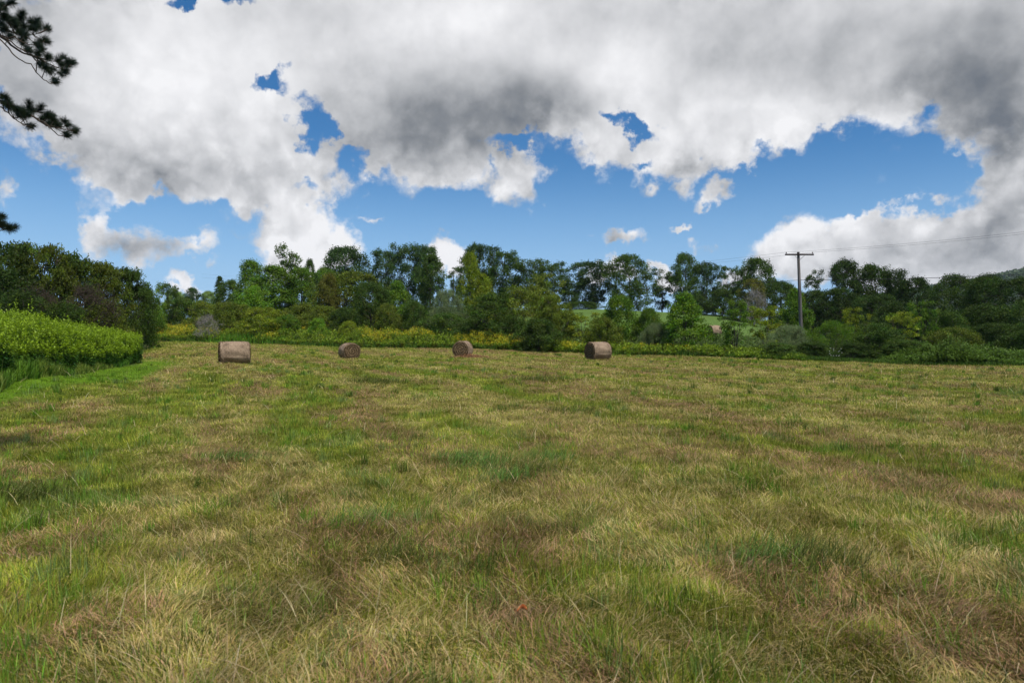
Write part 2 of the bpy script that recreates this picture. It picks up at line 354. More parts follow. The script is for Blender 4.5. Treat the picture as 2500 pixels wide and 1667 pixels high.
bp = n('ShaderNodeBump'); bp.inputs['Strength'].default_value = .8; bp.inputs['Distance'].default_value = .06; L(ns.outputs['Fac'], bp.inputs['Height']); L(bp.outputs[0], p.inputs['Normal'])
o_ = n('ShaderNodeOutputMaterial'); L(p.outputs[0], o_.inputs[0])
go = new_mesh('ground', np.stack([GX, GY, GZ], -1).reshape(-1, 3), [4]*len(gq), gq.ravel(), gm, None, None, True)
pa = go.data.attributes.new('patch', 'FLOAT_COLOR', 'POINT'); cc = np.ones((nx*ny, 4), np.float32); cc[:, :3] = gc.reshape(-1, 3); pa.data.foreach_set('color', cc.ravel())
tag(go, kind='structure')

# ------------------------------------------------------------------ grass blades
rng = np.random.default_rng(7)
def blades(name, x, y, L_, W, lean, azi, col, bend=.5, mat_=None, z0=None, segs=2):
    n = len(x); z = ground(x, y)-.01 if z0 is None else z0
    base = np.stack([x, y, z], 1); dirh = np.stack([np.cos(azi), np.sin(azi), 0*azi], 1); up = np.array([0, 0, 1.0])
    side = np.stack([-np.sin(azi+rng.normal(0, .6, n)), np.cos(azi+rng.normal(0, .6, n)), 0*azi], 1)
    def at(t):
        th = lean*(1-bend+bend*2*t*.75)
        return th
    p = base.copy(); rows = [p]
    for k in range(segs):
        th = np.clip(at((k+.5)/segs), 0, 1.62)
        p = p+(dirh*np.sin(th)[:, None]+up*np.cos(th)[:, None])*(L_/segs)[:, None]; rows.append(p)
    vs_ = []
    for k in range(segs):
        w = (W*(1-.45*k/segs)/2)[:, None]; vs_ += [rows[k]-side*w, rows[k]+side*w]
    vs_.append(rows[-1]); V = np.stack(vs_, 1); nv = 2*segs+1
    off_ = (np.arange(n)*nv)[:, None]
    fq = [off_+np.array([2*k, 2*k+1, 2*k+3, 2*k+2]) for k in range(segs-1)]
    tri = off_+np.array([2*segs-2, 2*segs-1, 2*segs])
    idx = np.concatenate(fq+[tri], 1).ravel(); counts = np.tile([4]*(segs-1)+[3], n)
    fc = np.repeat(col, segs, 0)
    return V.reshape(-1, 3), counts, idx, fc
def join(name, parts, mat_, **k):
    V = []; C = []; I = []; FC = []; o = 0
    for v, c, i, f in parts:
        V.append(v); C.append(c); I.append(np.asarray(i)+o); FC.append(f); o += len(v)
    return new_mesh(name, np.concatenate(V), np.concatenate(C), np.concatenate(I), mat_, None, np.concatenate(FC), **k)
def jitter(c, s, n): return np.clip(c*(1+rng.normal(0, s, (n, 1)))*(1+rng.normal(0, s*.35, (n, 3))), .004, .9)
def scatter(n, d0, d1, u0, u1, pw=1.0):
    # distance density falls as 1/d^pw per row so near ground is thickest
    t = rng.random(n)
    d = np.exp(np.log(d0)+t*(np.log(d1)-np.log(d0))) if pw == 1 else d0+(d1-d0)*t
    u = rng.uniform(u0, u1, n); return u*d, d
NB = 1250000
x, y = scatter(NB, 2.3, 80, -.98, .98)
u = x/y; keep = (y < edge(u)+.4); x, y, u = x[keep], y[keep], u[keep]; n_ = len(x)
hay, brown, dry = field_cols(x, y); st = strip_mask(x, y)
st = (st > rng.random(n_)*.9+.05).astype(float)
gaps = fbm(x*1.6, y*1.6, 99, 3)
ang = fbm(x*1.1, y*1.1, 61, 3)*16+rng.normal(0, 1, n_)*np.where(rng.random(n_) < .55, .45, 1.8)                    # combed swirls
kind = rng.random(n_)
is_hay = (kind < .05+(.34+.07*sstep(y, 6, 20))*hay) & (st < .5)
is_brown = is_hay & (rng.random(n_) < .08+.75*brown)
pxw = y/683.0
Ls = np.where(is_hay, rng.uniform(.04, .135, n_), rng.uniform(.04, .105, n_)*(.5+1.1*gaps))
Ls = np.where(st > .5, rng.uniform(.03, .07, n_), Ls)*(1+.007*y)
lean = np.where(is_hay, rng.normal(1.36, .24, n_), rng.normal(.62, .34, n_)); lean = np.clip(lean, 0, 1.55)
W = np.maximum(rng.uniform(.0018, .0048, n_), .34*pxw)
g1 = np.array([.200, .245, .016]); g2 = np.array([.325, .320, .040]); g3 = np.array([.100, .135, .010]); blu = np.array([.19, .25, .06])
s1 = np.array([.460, .350, .150]); s2 = np.array([.340, .275, .075]); b1 = np.array([.360, .215, .105]); b2 = np.array([.19, .115, .055])
rr = rng.random((n_, 1)); q = vnoise(x*1.1, y*1.1, 123)[:, None]
cg = np.where(rr < .45, g1, np.where(rr < .8, g2, g3)); cg = np.where((q > .86) & (rr < .6), blu, cg)
cg = cg*(.75+.5*dry[:, None])
ch = np.where(rr < .45, s1, s2); cb = np.where(rr < .6, b1, b2)
cl = np.array([.135, .215, .010])
col = np.where(is_brown[:, None], cb, np.where(is_hay[:, None], ch, cg)); col = np.where(st[:, None] > .5, cl, col)
col = jitter(col, .20, n_)*np.clip(.46+1.12*fbm(x*2.2, y*2.2, 205, 3), .5, 1.4)[:, None]
zoff = np.where(is_hay, rng.random(n_)*(.02+.05*hay), 0)
near = y < 9
parts = []
for mk, sg in ((near, 3), (~near, 2)):
    parts.append(blades('g', x[mk], y[mk], Ls[mk], W[mk], lean[mk], ang[mk], col[mk], .5, None, ground(x[mk], y[mk])-.008+zoff[mk], sg))
# bright tufts of regrowth
nt_ = 2600; tx, ty = scatter(nt_, 2.6, 60, -.95, .95); hy, _, _ = field_cols(tx, ty)
kp = (rng.random(nt_) > hy*.75) & (ty < edge(tx/ty)-1); tx, ty = tx[kp], ty[kp]
rep = rng.integers(22, 70, len(tx)); ti = np.repeat(np.arange(len(tx)), rep); nn = len(ti)
sp = rng.uniform(.03, .14, len(tx))[ti]; bx_, by_ = tx[ti]+rng.normal(0, 1, nn)*sp, ty[ti]+rng.normal(0, 1, nn)*sp
tc_ = np.array([[.12, .25, .016], [.17, .28, .025], [.08, .13, .015], [.18, .25, .06], [.20,.27,.035]])[rng.integers(0, 5, len(tx))][ti]
parts.append(blades('t', bx_, by_, rng.uniform(.07, .21, nn)*(1+.006*by_), np.maximum(rng.uniform(.003, .007, nn), .36*by_/683), np.abs(rng.normal(.35, .25, nn)), rng.uniform(0, 6.28, nn), jitter(tc_, .18, nn), .6, None, None, 3))
# long pale loose stalks
ns_ = 3600; sx, sy = scatter(ns_, 2.5, 40, -.95, .95)
parts.append(blades('s', sx, sy, rng.uniform(.15, .38, ns_), np.maximum(rng.uniform(.002, .0045, ns_), .4*sy/683), np.clip(rng.normal(1.2, .3, ns_), .3, 1.5), rng.uniform(0, 6.28, ns_), jitter(np.array([.46, .37, .20]), .15, ns_), .3, None, ground(sx, sy)+.02, 3))
# dark flattened tussocks the mower left
for (tpx, tpy, k_) in ((905, 930, 900), (935, 932, 700), (1300, 925, 500), (1340, 922, 400), (1405, 985, 500), (1130, 1088, 700), (1175, 1100, 700), (1280, 1115, 600), (1225, 1130, 600), (1330, 1085, 500), (880, 1215, 400), (50, 1170, 900), (560, 1085, 500), (960, 1300, 500), (1950, 1290, 500), (2010, 1310, 400), (1860, 1290, 400)):
    dT = 1.45*F/(tpy-HOR); xT = (tpx-1250)/F*dT; sc_ = .07+.009*dT; k_ = int(k_*.6)
    bx_, by_ = xT+rng.normal(0, sc_*1.5, k_), dT+rng.normal(0, sc_, k_)
    lm_ = tpy > 1040 and rng.random() < .5
    parts.append(blades('d', bx_, by_, rng.uniform(.10, .26, k_), np.maximum(.005, .4*by_/683), np.abs(rng.normal(.9, .35, k_)).clip(0, 1.5), rng.normal(.4, .8, k_), jitter(np.array([.10, .19, .03]) if lm_ else np.array([.085, .105, .014]), .25, k_), .6, None, ground(bx_, by_)+rng.random(k_)*.06, 3))
grass = join('cut_grass', parts, GRASS)
tag(grass, 'cut field grass, green regrowth mixed with drying straw coloured hay', 'grass', kind='stuff')
#END_GRASS

# ------------------------------------------------------------------ trees
def bez(a, b, c, n=6):
    t = np.linspace(0, 1, n)[:, None]; return (1-t)**2*a+2*t*(1-t)*b+t*t*c
def leafquads(c, size, r, elong=.7, updir=None, flat=0.0):
    n = len(c); a = r.normal(0, 1, (n, 3))
    if updir is not None: a = a*.45+updir
    a /= np.linalg.norm(a, axis=1)[:, None]
    h = r.normal(0, 1, (n, 3)); h[:, 2] *= (1-flat)
    b = np.cross(a, h); b /= np.linalg.norm(b, axis=1)[:, None]+1e-9
    s = size*r.uniform(.6, 1.35, n)[:, None]*.5
    return np.stack([c+a*s, c+b*s*elong, c-a*s, c-b*s*elong], 1)
KINDS = {
 # H, W, crown base, stems, limbs, clusters, cluster radius, leaves per cluster, leaf size, profile exponent/top bias, flatten, spread
 'maple':  dict(H=12, W=10, base=.02, stems=1, limbs=28, cl=210, cr=1.10, lv=130, ls=.26, prof='round', flat=.62, gap=.10),
 'oak':    dict(H=12, W=9,  base=.08, stems=1, limbs=22, cl=180, cr=1.02, lv=122, ls=.26, prof='round', flat=.7, gap=.22),
 'airy':   dict(H=14, W=8,  base=.08, stems=2, limbs=24, cl=185, cr=.98, lv=108, ls=.27, prof='tall', flat=.8, gap=.22),
 'sparse': dict(H=13, W=6,  base=.10, stems=2, limbs=20, cl=95, cr=.75, lv=90, ls=.26, prof='tall', flat=.8, gap=.36),
 'column': dict(H=13, W=6,  base=.05, stems=1, limbs=26, cl=170, cr=.9, lv=120, ls=.24, prof='column', flat=.75, gap=.10),
 'shrub':  dict(H=5,  W=5.4,base=.02, stems=6, limbs=24, cl=190, cr=.52, lv=120, ls=.14, prof='dome', flat=.85, gap=.10),
 'haw':    dict(H=5,  W=6.6,base=.03, stems=4, limbs=30, cl=210, cr=.62, lv=125, ls=.135, prof='dome', flat=.42, gap=.12),
 'willow': dict(H=4,  W=5.4,base=.02, stems=7, limbs=24, cl=190, cr=.42, lv=140, ls=.16, prof='dome', flat=1.0, gap=.12),
 'young':  dict(H=6,  W=5,  base=.10, stems=3, limbs=24, cl=170, cr=.52, lv=120, ls=.15, prof='cone', flat=.7, gap=.12),
 'open':   dict(H=6,  W=4.6,base=.12, stems=5, limbs=24, cl=95, cr=.45, lv=90, ls=.15, prof='tall', flat=.6, gap=.38),
 'conifer':dict(H=10, W=4.6,base=.04, stems=1, limbs=46, cl=170, cr=.42, lv=80, ls=.20, prof='spire', flat=.35, gap=.05),
 'bare':   dict(H=4,  W=4.4,base=.12, stems=4, limbs=26, cl=150, cr=.40, lv=5, ls=.08, prof='dome', flat=.8, gap=.1),
}
def profile(p, t):
    t = np.clip(t, 0, 1)
    if p == 'round': return np.sqrt(np.clip(1-(abs(t-.45)/.56)**2.2, 0, 1))
    if p == 'tall': return np.sqrt(np.clip(1-(abs(t-.60)/.64)**2.0, 0, 1))*(.72+.28*t)
    if p == 'column': return np.clip(1-(abs(t-.35)/.66)**2.6, 0, 1)**.6
    if p == 'dome': return np.sqrt(np.clip(1-(np.clip(t-.25, 0, 1)/.76)**2, 0, 1))*(.82+.18*np.clip(t/.25, 0, 1))
    if p == 'cone': return np.clip(1-(np.clip(t-.22, 0, 1)/.80)**1.5, 0, 1)*(.70+.30*np.clip(t/.22, 0, 1))
    if p == 'spire': return (1-t)*.98+.02
def tree_proto(kind, seed):
    k = KINDS[kind]; r = np.random.default_rng(seed); H, W = k['H'], k['W']; hb = k['base']*H
    ph = r.uniform(0, 6.28, 8)
    def lobe(th, t):
        return 1+.20*np.sin(2*th+ph[0]+3*t)+.16*np.sin(3*th+ph[1]-5*t)+.12*np.sin(5*th+ph[2]+9*t)+.10*np.sin(13*t+ph[3])
    wood = MB(); stems = []
    for i in range(k['stems']):
        a = ph[4]+i*2*np.pi/k['stems']+r.uniform(-.4, .4)
        lean_ = 0 if k['stems'] == 1 else r.uniform(.12, .30)*W
        if k['stems'] == 2: lean_ *= .55
        b0 = np.array([math.cos(a), math.sin(a), 0])*(0 if k['stems'] == 1 else .03*W)
        top = np.array([math.cos(a)*lean_+r.normal(0, .03)*W, math.sin(a)*lean_+r.normal(0, .03)*W, H*(.92 if kind == 'conifer' else r.uniform(.62, .86))])
        mid = (b0+top)/2+np.array([-math.cos(a)*lean_*.25, -math.sin(a)*lean_*.25, -.02*H])+np.array([*r.normal(0, .02*W, 2), 0])
        pts = bez(b0, mid, top, 12); pts[1:-1, :2] += r.normal(0, .008*H, (10, 2)); b0[2] = -.4; pts[0, 2] = -.4
        r0 = H*.018*(1.15 if k['stems'] == 1 else .62)
        wood.tube(pts, np.linspace(r0, r0*.18, 12), 7); stems.append((pts, r0))
    limbs = []
    for i in range(k['limbs']):
        t = (i+r.uniform(.2, .8))/k['limbs']; t = .04+.88*t; th = i*2.399+r.uniform(-.35, .35)
        Rr = W/2*profile(k['prof'], t)*lobe(th, t)*r.uniform(.55, .80)
        tip = np.array([math.cos(th)*Rr, math.sin(th)*Rr, hb+t*(H-hb)])
        pts, r0 = stems[int(np.argmin([np.hypot(*(s_[0][8, :2]-tip[:2])) for s_ in stems]))]
        drop = Rr*(.15 if kind in ('conifer', 'haw') else .75)
        j = int(np.clip(np.searchsorted(pts[:, 2], tip[2]-drop-.05*H), 1, 11)); s0 = pts[j]
        mid = (s0+tip)/2+np.array([0, 0, .10*Rr*(1 if kind != 'haw' else .3)])
        lp = bez(s0, mid, tip, 6); lp[1:-1] += r.normal(0, .012*H, (4, 3))
        rl = max(.012, r0*(.5-.03*j)); wood.tube(lp, np.linspace(rl, rl*.3, 6), 5, False); limbs.append((lp, rl))
    # cluster centres: mostly in the outer shell of the crown, some holes
    C_ = []
    gp = r.uniform(0, 50, 2); att = 0
    while len(C_) < k['cl'] and att < k['cl']*12:
        att += 1
        t = r.beta(1.15, 1.0); th = r.uniform(0, 6.28)
        if vnoise(np.array([th*1.6+gp[0]]), np.array([t*6+gp[1]]), seed)[0] < k['gap']: continue
        Rr = W/2*profile(k['prof'], t)*lobe(th, t); q_ = r.uniform(.25, 1)**.45
        z_ = hb+t*(H-hb)
        if kind == 'haw': z_ = round(z_/(.13*H))*.13*H+r.normal(0, .038)*H
        c = np.array([math.cos(th)*Rr*q_, math.sin(th)*Rr*q_, z_])
        C_.append(c)
    C_ = np.array(C_)
    # keep inside height
    C_[:, 2] = np.clip(C_[:, 2], .02*H, H*.97)
    nodes = np.concatenate([l[0][2:] for l in limbs]+[s_[0][6:] for s_ in stems])
    for c in C_:
        dd = np.linalg.norm((nodes-c)*np.array([1, 1, .8]), axis=1)+np.where(nodes[:, 2] > c[2]+.1, .3*W, 0); a0 = nodes[int(np.argmin(dd))]
        mid = (a0+c)/2+r.normal(0, .02*H, 3); tp = bez(a0, mid, c, 4)
        wood.tube(tp, np.linspace(H*.0032+.006, .006, 4), 3, False)
        if kind == 'bare':
            for _ in range(7):
                e_ = c+r.normal(0, 1, 3)*k['cr']*np.array([1, 1, .9]); wood.tube(bez(tp[2], (tp[2]+e_)/2+r.normal(0, .05, 3), e_, 3), [.012, .009, .005], 3, False)
    lv = k['lv']; nC = len(C_); szc = r.uniform(.65, 1.3, nC)
    ci = np.repeat(np.arange(nC), (lv*szc**1.5).astype(int)); m_ = len(ci)
    d = r.normal(0, 1, (m_, 3)); d /= np.linalg.norm(d, axis=1)[:, None]
    rad = r.uniform(.15, 1, m_)**.55*(1+.25*np.sin(d[:, 0]*5+ci)+.2*np.sin(d[:, 1]*7+ci*2))
    off_ = d*(rad*szc[ci]*k['cr'])[:, None]; off_[:, 2] *= k['flat']
    if kind in ('haw', 'oak', 'maple', 'conifer'): off_[:, 2] -= .30*(off_[:, 0]**2+off_[:, 1]**2)/k['cr']*(.6 if kind != 'conifer' else 1.4)
    pos = C_[ci]+off_
    if kind == 'willow':
        q = leafquads(pos, k['ls'], r, .22, np.array([0, 0, .9])+(d*.8))
    elif kind == 'conifer': q = leafquads(pos, k['ls'], r, .35)
    else: q = leafquads(pos, k['ls'], r, .62, None, .35)
    q[:, :, 2] = np.maximum(q[:, :, 2], .02)
    vt = np.clip(r.normal(1, .16, nC), .6, 1.5)[ci]*np.clip(r.normal(1, .22, m_), .45, 1.8)
    hue = .5+r.normal(0, .010, nC)[ci]+r.normal(0, .010, m_); sat = np.clip(r.normal(1, .08, m_), .7, 1.25)
    lm = new_mesh(kind+'_crown_source', q.reshape(-1, 3), np.full(m_, 4), np.arange(m_*4), LEAF, None, np.stack([vt, hue, sat], 1))
    wm = wood.build(kind+'_wood_source', BARK if kind not in ('bare',) else GREYBARK, None, True)
    out = (wm.data, lm.data, float(np.percentile(q[:, :, 2], 99.8)), float(np.percentile(np.abs(q[:, :, 0]), 98.5)*2))
    bpy.data.objects.remove(wm); bpy.data.objects.remove(lm)
    return out
PROTO = {}
TWIG = noise_material('brown_twigs', (.03, .022, .016), (.085, .062, .045), 6, 4, .95)
for kname in KINDS:
    nv = {'maple': 3, 'oak': 3, 'airy': 4, 'sparse': 2, 'column': 2, 'shrub': 5, 'haw': 4, 'willow': 2, 'young': 2, 'open': 2, 'conifer': 1, 'bare': 1}[kname]
    PROTO[kname] = [tree_proto(kname, 100+11*i+len(kname)*3) for i in range(nv)]
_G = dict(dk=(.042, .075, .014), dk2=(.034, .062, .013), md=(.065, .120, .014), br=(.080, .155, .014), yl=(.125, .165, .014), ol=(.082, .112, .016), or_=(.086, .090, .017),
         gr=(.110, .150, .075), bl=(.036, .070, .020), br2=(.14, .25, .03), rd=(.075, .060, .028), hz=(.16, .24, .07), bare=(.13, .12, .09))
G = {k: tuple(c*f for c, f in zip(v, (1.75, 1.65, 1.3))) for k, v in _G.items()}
cnt = {}
def tree(kind, cx, top, wpx, d, colr, label, cat='tree', group=None, name=None, front=False):
    v = PROTO[kind][cnt.get(kind, 0) % len(PROTO[kind])]; cnt[kind] = cnt.get(kind, 0)+1
    u = (cx-1250)/F; xx = u*d; zg = gz(xx, d); ztop = EYE+(HOR-top)/F*d; Hh = max(ztop-zg, .6); Ww = wpx/F*d
    rr_ = random.Random(int(cx*7+top)); rz = rr_.uniform(0, 6.28)
    root = empty(name or ('shrub' if cat == 'shrub' else 'tree'), (xx, d, zg), rz)
    tag(root, label, cat, group)
    sc = (Ww/v[3], Ww/v[3], Hh/v[2])
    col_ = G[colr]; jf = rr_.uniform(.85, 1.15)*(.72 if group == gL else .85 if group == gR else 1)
    for nm, me in (('trunk' if cat == 'tree' else 'stems', v[0]), ('crown', v[1])):
        o = bpy.data.objects.new(nm, me); COL.objects.link(o); o.parent = root; o.scale = sc
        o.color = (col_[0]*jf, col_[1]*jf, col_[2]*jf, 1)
        if colr == 'rd' and nm != 'crown': o.material_slots[0].link = 'OBJECT'; o.material_slots[0].material = TWIG
    return root
T = tree
gL = 'thicket trees on the left'; gB = 'tall trees on the skyline'; gM = 'trees and bushes behind the goldenrod'; gF = 'bushes along the far field edge'; gR = 'dark wood on the right'
# left thicket
T('haw', 8, 592, 190, 46, 'dk', 'dark spreading tree cut by the left edge of the photo', 'tree', gL)
T('haw', 110, 600, 170, 47, 'ol', 'olive tree with lacy top right of the leftmost dark tree', 'tree', gL)
T('shrub', 178, 622, 140, 49, 'dk', 'dark rounded tree in the middle of the left thicket', 'tree', gL)
T('haw', 240, 640, 150, 50, 'ol', 'olive brown tree whose top slopes down to the right in the left thicket', 'tree', gL)
T('haw', 305, 655, 130, 52, 'dk', 'green tree at the right shoulder of the left thicket', 'tree', gL)
T('bare', 215, 690, 150, 43, 'rd', 'brown twiggy half bare shrub inside the left thicket', 'shrub', gL)
T('bare', 95, 700, 150, 41, 'rd', 'brown twiggy shrub low in the left thicket above the tall weeds', 'shrub', gL)
T('shrub', 60, 710, 150, 40, 'dk2', 'low dark bush behind the tall weeds at far left', 'shrub', gL)
T('shrub', 150, 740, 130, 41, 'dk', 'low grey green bush just above the tall weeds', 'shrub', gL)
T('shrub', 255, 742, 120, 44, 'ol', 'low olive bush right of the brown twigs on the left', 'shrub', gL)
T('shrub', 335, 700, 110, 56, 'md', 'green bush at the foot of the left thicket shoulder', 'shrub', gL)
T('shrub', 15, 660, 170, 44, 'dk2', 'deep green bush filling the left edge under the dark tree', 'shrub', gL)
# dip between thicket and tall trees
T('open', 380, 690, 60, 90, 'md', 'thin airy young tree right of the left thicket against white cloud', 'tree', gM)
T('open', 415, 695, 55, 92, 'dk', 'reddish thin young tree beside the small white horizon cloud', 'tree', gM)
T('shrub', 370, 745, 100, 80, 'md', 'green bush at the left end of the goldenrod strip', 'shrub', gM)
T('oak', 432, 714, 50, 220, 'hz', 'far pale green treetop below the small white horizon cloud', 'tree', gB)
T('oak', 470, 704, 46, 215, 'bl', 'small round dark far tree under the small white horizon cloud', 'tree', gB)
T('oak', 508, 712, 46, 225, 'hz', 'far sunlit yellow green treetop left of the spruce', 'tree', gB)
T('shrub', 445, 728, 100, 95, 'dk', 'dark green bush low in the gap left of the spruce', 'shrub', gM)
T('conifer', 536, 676, 46, 150, 'dk2', 'small dark pointed spruce on the skyline', 'tree', gB, 'conifer')
T('oak', 562, 685, 60, 125, 'dk', 'small dark tree touching the right side of the spruce', 'tree', gB)
T('shrub', 500, 735, 80, 88, 'ol', 'olive bush behind the dead grey shrub', 'shrub', gM)
T('bare', 507, 768, 62, 77, 'bare', 'dead grey leafless shrub behind the left hay bale', 'shrub', gM)
T('shrub', 555, 738, 90, 82, 'ol', 'pale olive bush right of the dead grey shrub', 'shrub', gM)
T('haw', 645, 752, 120, 77, 'yl', 'low yellow green flat layered bush behind the left hay bale', 'shrub', gM)
T('haw', 590, 745, 90, 84, 'ol', 'brownish olive bush left of the yellow green layered bush', 'shrub', gM)
# tall group left of centre
T('column', 612, 637, 95, 104, 'md', 'tall green tree at the left end of the central tree group', 'tree', gM)
T('column', 668, 650, 110, 100, 'md', 'broad mid green tree second from the left of the central group', 'tree', gM)
T('sparse', 710, 600, 85, 108, 'dk', 'tall open topped tree against the bright white cumulus', 'tree', gM)
T('column', 735, 655, 90, 102, 'md', 'green tree under the open topped tree', 'tree', gM)
T('shrub', 620, 700, 90, 92, 'br', 'bright green leafy bush before the leftmost tall trees', 'shrub', gM)
T('oak', 756, 634, 36, 130, 'dk2', 'small dark treetop peeking between open tree and oak', 'tree', gB)
T('oak', 790, 655, 70, 124, 'md', 'mid green tree behind the olive round tree', 'tree', gB)
T('oak', 842, 603, 105, 136, 'bl', 'dark blue green broad tree above the olive orange round tree', 'tree', gB)
T('maple', 850, 663, 165, 88, 'ol', 'large round olive tree with an orange tinge', 'tree', gM)
T('maple', 803, 670, 80, 84, 'or_', 'orange tinged small crown at the left shoulder of the olive tree', 'tree', gM)
T('maple', 905, 690, 105, 80, 'dk', 'dense deep green maple right of the olive round tree', 'tree', gM)
T('shrub', 735, 742, 110, 82, 'ol', 'olive green bush in the middle behind the goldenrod', 'shrub', gM)
T('haw', 790, 748, 95, 79, 'ol', 'brownish olive bush behind the goldenrod left of the maple', 'shrub', gM)
T('shrub', 845, 752, 90, 77, 'dk', 'dark low bush between brownish bush and maple', 'shrub', gM)
T('shrub', 700, 770, 70, 76, 'md', 'small green bush just behind the yellow flowers', 'shrub', gM)
T('shrub', 775, 778, 60, 74, 'br', 'small bright green bush amid the yellow flowers', 'shrub', gM)
T('shrub', 852, 785, 52, 72, 'yl', 'small yellow green bush at the foot of the dark bush', 'shrub', gM)
T('airy', 935, 612, 75, 136, 'bl', 'slim airy tree left in the tall trio left of the white cloud gap', 'tree', gB)
T('airy', 995, 596, 85, 138, 'bl', 'tallest airy tree in the middle of the trio left of the cloud gap', 'tree', gB)
T('airy', 1040, 602, 60, 140, 'bl', 'airy tree behind the dark columnar tree', 'tree', gB)
T('column', 1052, 622, 72, 112, 'dk', 'dark brownish green columnar tree left of the white cloud gap', 'tree', gB)
T('young', 970, 688, 85, 86, 'md', 'yellow green young tree in front of the airy trio', 'tree', gM)
T('shrub', 945, 742, 90, 76, 'ol', 'olive bush right of the deep green maple', 'shrub', gM)
T('shrub', 1010, 735, 85, 76, 'dk', 'grey brown bush right of the olive bush near the flowers', 'shrub', gM)
T('willow', 1095, 708, 100, 82, 'gr', 'silvery grey green willow bush left of the yellow green poplar', 'shrub', gM)
T('shrub', 1085, 765, 110, 72, 'dk', 'dark green bush beneath the silvery willow', 'shrub', gM)
# centre
T('column', 1148, 618, 66, 92, 'yl', 'slender bright yellow green poplar taller than its neighbours', 'tree', gM)
T('sparse', 1113, 652, 40, 150, 'dk', 'very thin sparse tree partly hiding the tiny far pole', 'tree', gB)
T('young', 1180, 672, 95, 90, 'yl', 'yellow green bushy tree at the foot of the poplar', 'tree', gM)
T('maple', 1155, 597, 60, 140, 'bl', 'dark tall tree directly behind the yellow green poplar', 'tree', gB)
T('airy', 1188, 600, 60, 141, 'bl', 'dark feathery topped tree right behind the poplar', 'tree', gB)
T('airy', 1232, 616, 80, 138, 'dk', 'airy dark tree on the skyline right of the poplar', 'tree', gB)
T('airy', 1295, 636, 85, 138, 'dk', 'rounded airy skyline tree above the layered hawthorns', 'tree', gB)
T('airy', 1338, 652, 60, 136, 'dk', 'lower skyline tree left of the sky gap above the meadow', 'tree', gB)
T('haw', 1205, 718, 150, 68, 'dk', 'large dark layered hawthorn behind the third hay bale', 'tree', gF)
T('haw', 1290, 700, 150, 70, 'ol', 'large olive layered hawthorn with dark hollow beneath', 'tree', gF)
T('open', 1330, 668, 100, 95, 'ol', 'thin olive brown feathery tree above the layered hawthorns', 'tree', gM)
T('haw', 1350, 722, 100, 66, 'ol', 'yellowish thin branched hawthorn left of the bright meadow', 'tree', gF)
T('shrub', 1320, 780, 130, 61, 'dk', 'dark bush left behind the fourth hay bale', 'shrub', gF)
T('shrub', 1160, 780, 110, 69, 'dk2', 'deep shaded bush behind the third hay bale', 'shrub', gF)
T('shrub', 1245, 770, 100, 66, 'dk', 'dark bush right of the third hay bale under the hawthorns', 'shrub', gF)
T('airy', 1392, 642, 85, 142, 'bl', 'airy tree at the left end of the row on the meadow crest', 'tree', gB)
T('airy', 1450, 640, 92, 142, 'bl', 'blue green airy tree second on the meadow crest', 'tree', gB)
T('shrub', 1420, 738, 110, 134, 'dk2', 'dark hedge bush under the airy trees on the meadow crest', 'shrub', gB)
T('maple', 1535, 623, 120, 137, 'dk', 'big round maple on the meadow crest against the white cloud', 'tree', gB)
T('sparse', 1617, 655, 74, 141, 'dk2', 'thin see through tree right of the big round maple', 'tree', gB)
T('oak', 1672, 620, 78, 138, 'dk', 'tall dark tree right of the see through tree', 'tree', gB)
T('oak', 1725, 642, 72, 138, 'bl', 'dark rounded tree leaning right above the bright young tree', 'tree', gB)
T('sparse', 1782, 650, 50, 139, 'dk2', 'narrow sparse tree in the gap of bright cloud', 'tree', gB)
T('oak', 1845, 632, 84, 138, 'dk', 'dark open crowned tree left of the utility pole', 'tree', gB)
T('oak', 1838, 682, 64, 120, 'or_', 'rusty olive small crowned tree below the open crowned tree', 'tree', gB)
T('bare', 1842, 705, 64, 112, 'bare', 'pale dead branched tree left of the utility pole', 'tree', gB)
T('shrub', 1700, 722, 66, 128, 'dk2', 'dark round bush at the right end of the meadow', 'shrub', gB)
T('shrub', 1762, 708, 84, 126, 'dk', 'grey green dome bush at the top of the right meadow', 'shrub', gB)
T('shrub', 1815, 735, 80, 120, 'dk2', 'dark bush below the pale dead tree', 'shrub', gB)
T('maple', 1905, 688, 95, 122, 'dk', 'olive green tree just left of the utility pole', 'tree', gR)
T('sparse', 1982, 660, 56, 138, 'dk2', 'small umbrella topped tree just right of the utility pole', 'tree', gB)
# right dark wood
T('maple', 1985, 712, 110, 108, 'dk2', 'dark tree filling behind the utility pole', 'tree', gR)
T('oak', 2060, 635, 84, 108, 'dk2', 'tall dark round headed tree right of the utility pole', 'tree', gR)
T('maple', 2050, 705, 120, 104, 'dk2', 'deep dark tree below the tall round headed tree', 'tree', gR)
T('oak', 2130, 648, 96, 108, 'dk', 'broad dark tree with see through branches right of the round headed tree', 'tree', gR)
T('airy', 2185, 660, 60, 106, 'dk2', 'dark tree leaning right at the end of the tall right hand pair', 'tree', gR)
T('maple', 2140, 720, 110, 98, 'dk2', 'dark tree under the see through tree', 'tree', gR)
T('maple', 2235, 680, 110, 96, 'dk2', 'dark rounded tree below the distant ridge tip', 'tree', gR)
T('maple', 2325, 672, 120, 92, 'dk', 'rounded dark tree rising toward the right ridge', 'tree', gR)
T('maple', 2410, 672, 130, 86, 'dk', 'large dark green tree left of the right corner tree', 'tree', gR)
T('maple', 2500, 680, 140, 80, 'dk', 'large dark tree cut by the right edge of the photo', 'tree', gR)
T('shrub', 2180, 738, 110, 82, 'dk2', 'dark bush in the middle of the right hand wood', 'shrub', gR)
T('shrub', 2400, 745, 130, 70, 'dk', 'dull green bush under the large right hand trees', 'shrub', gR)
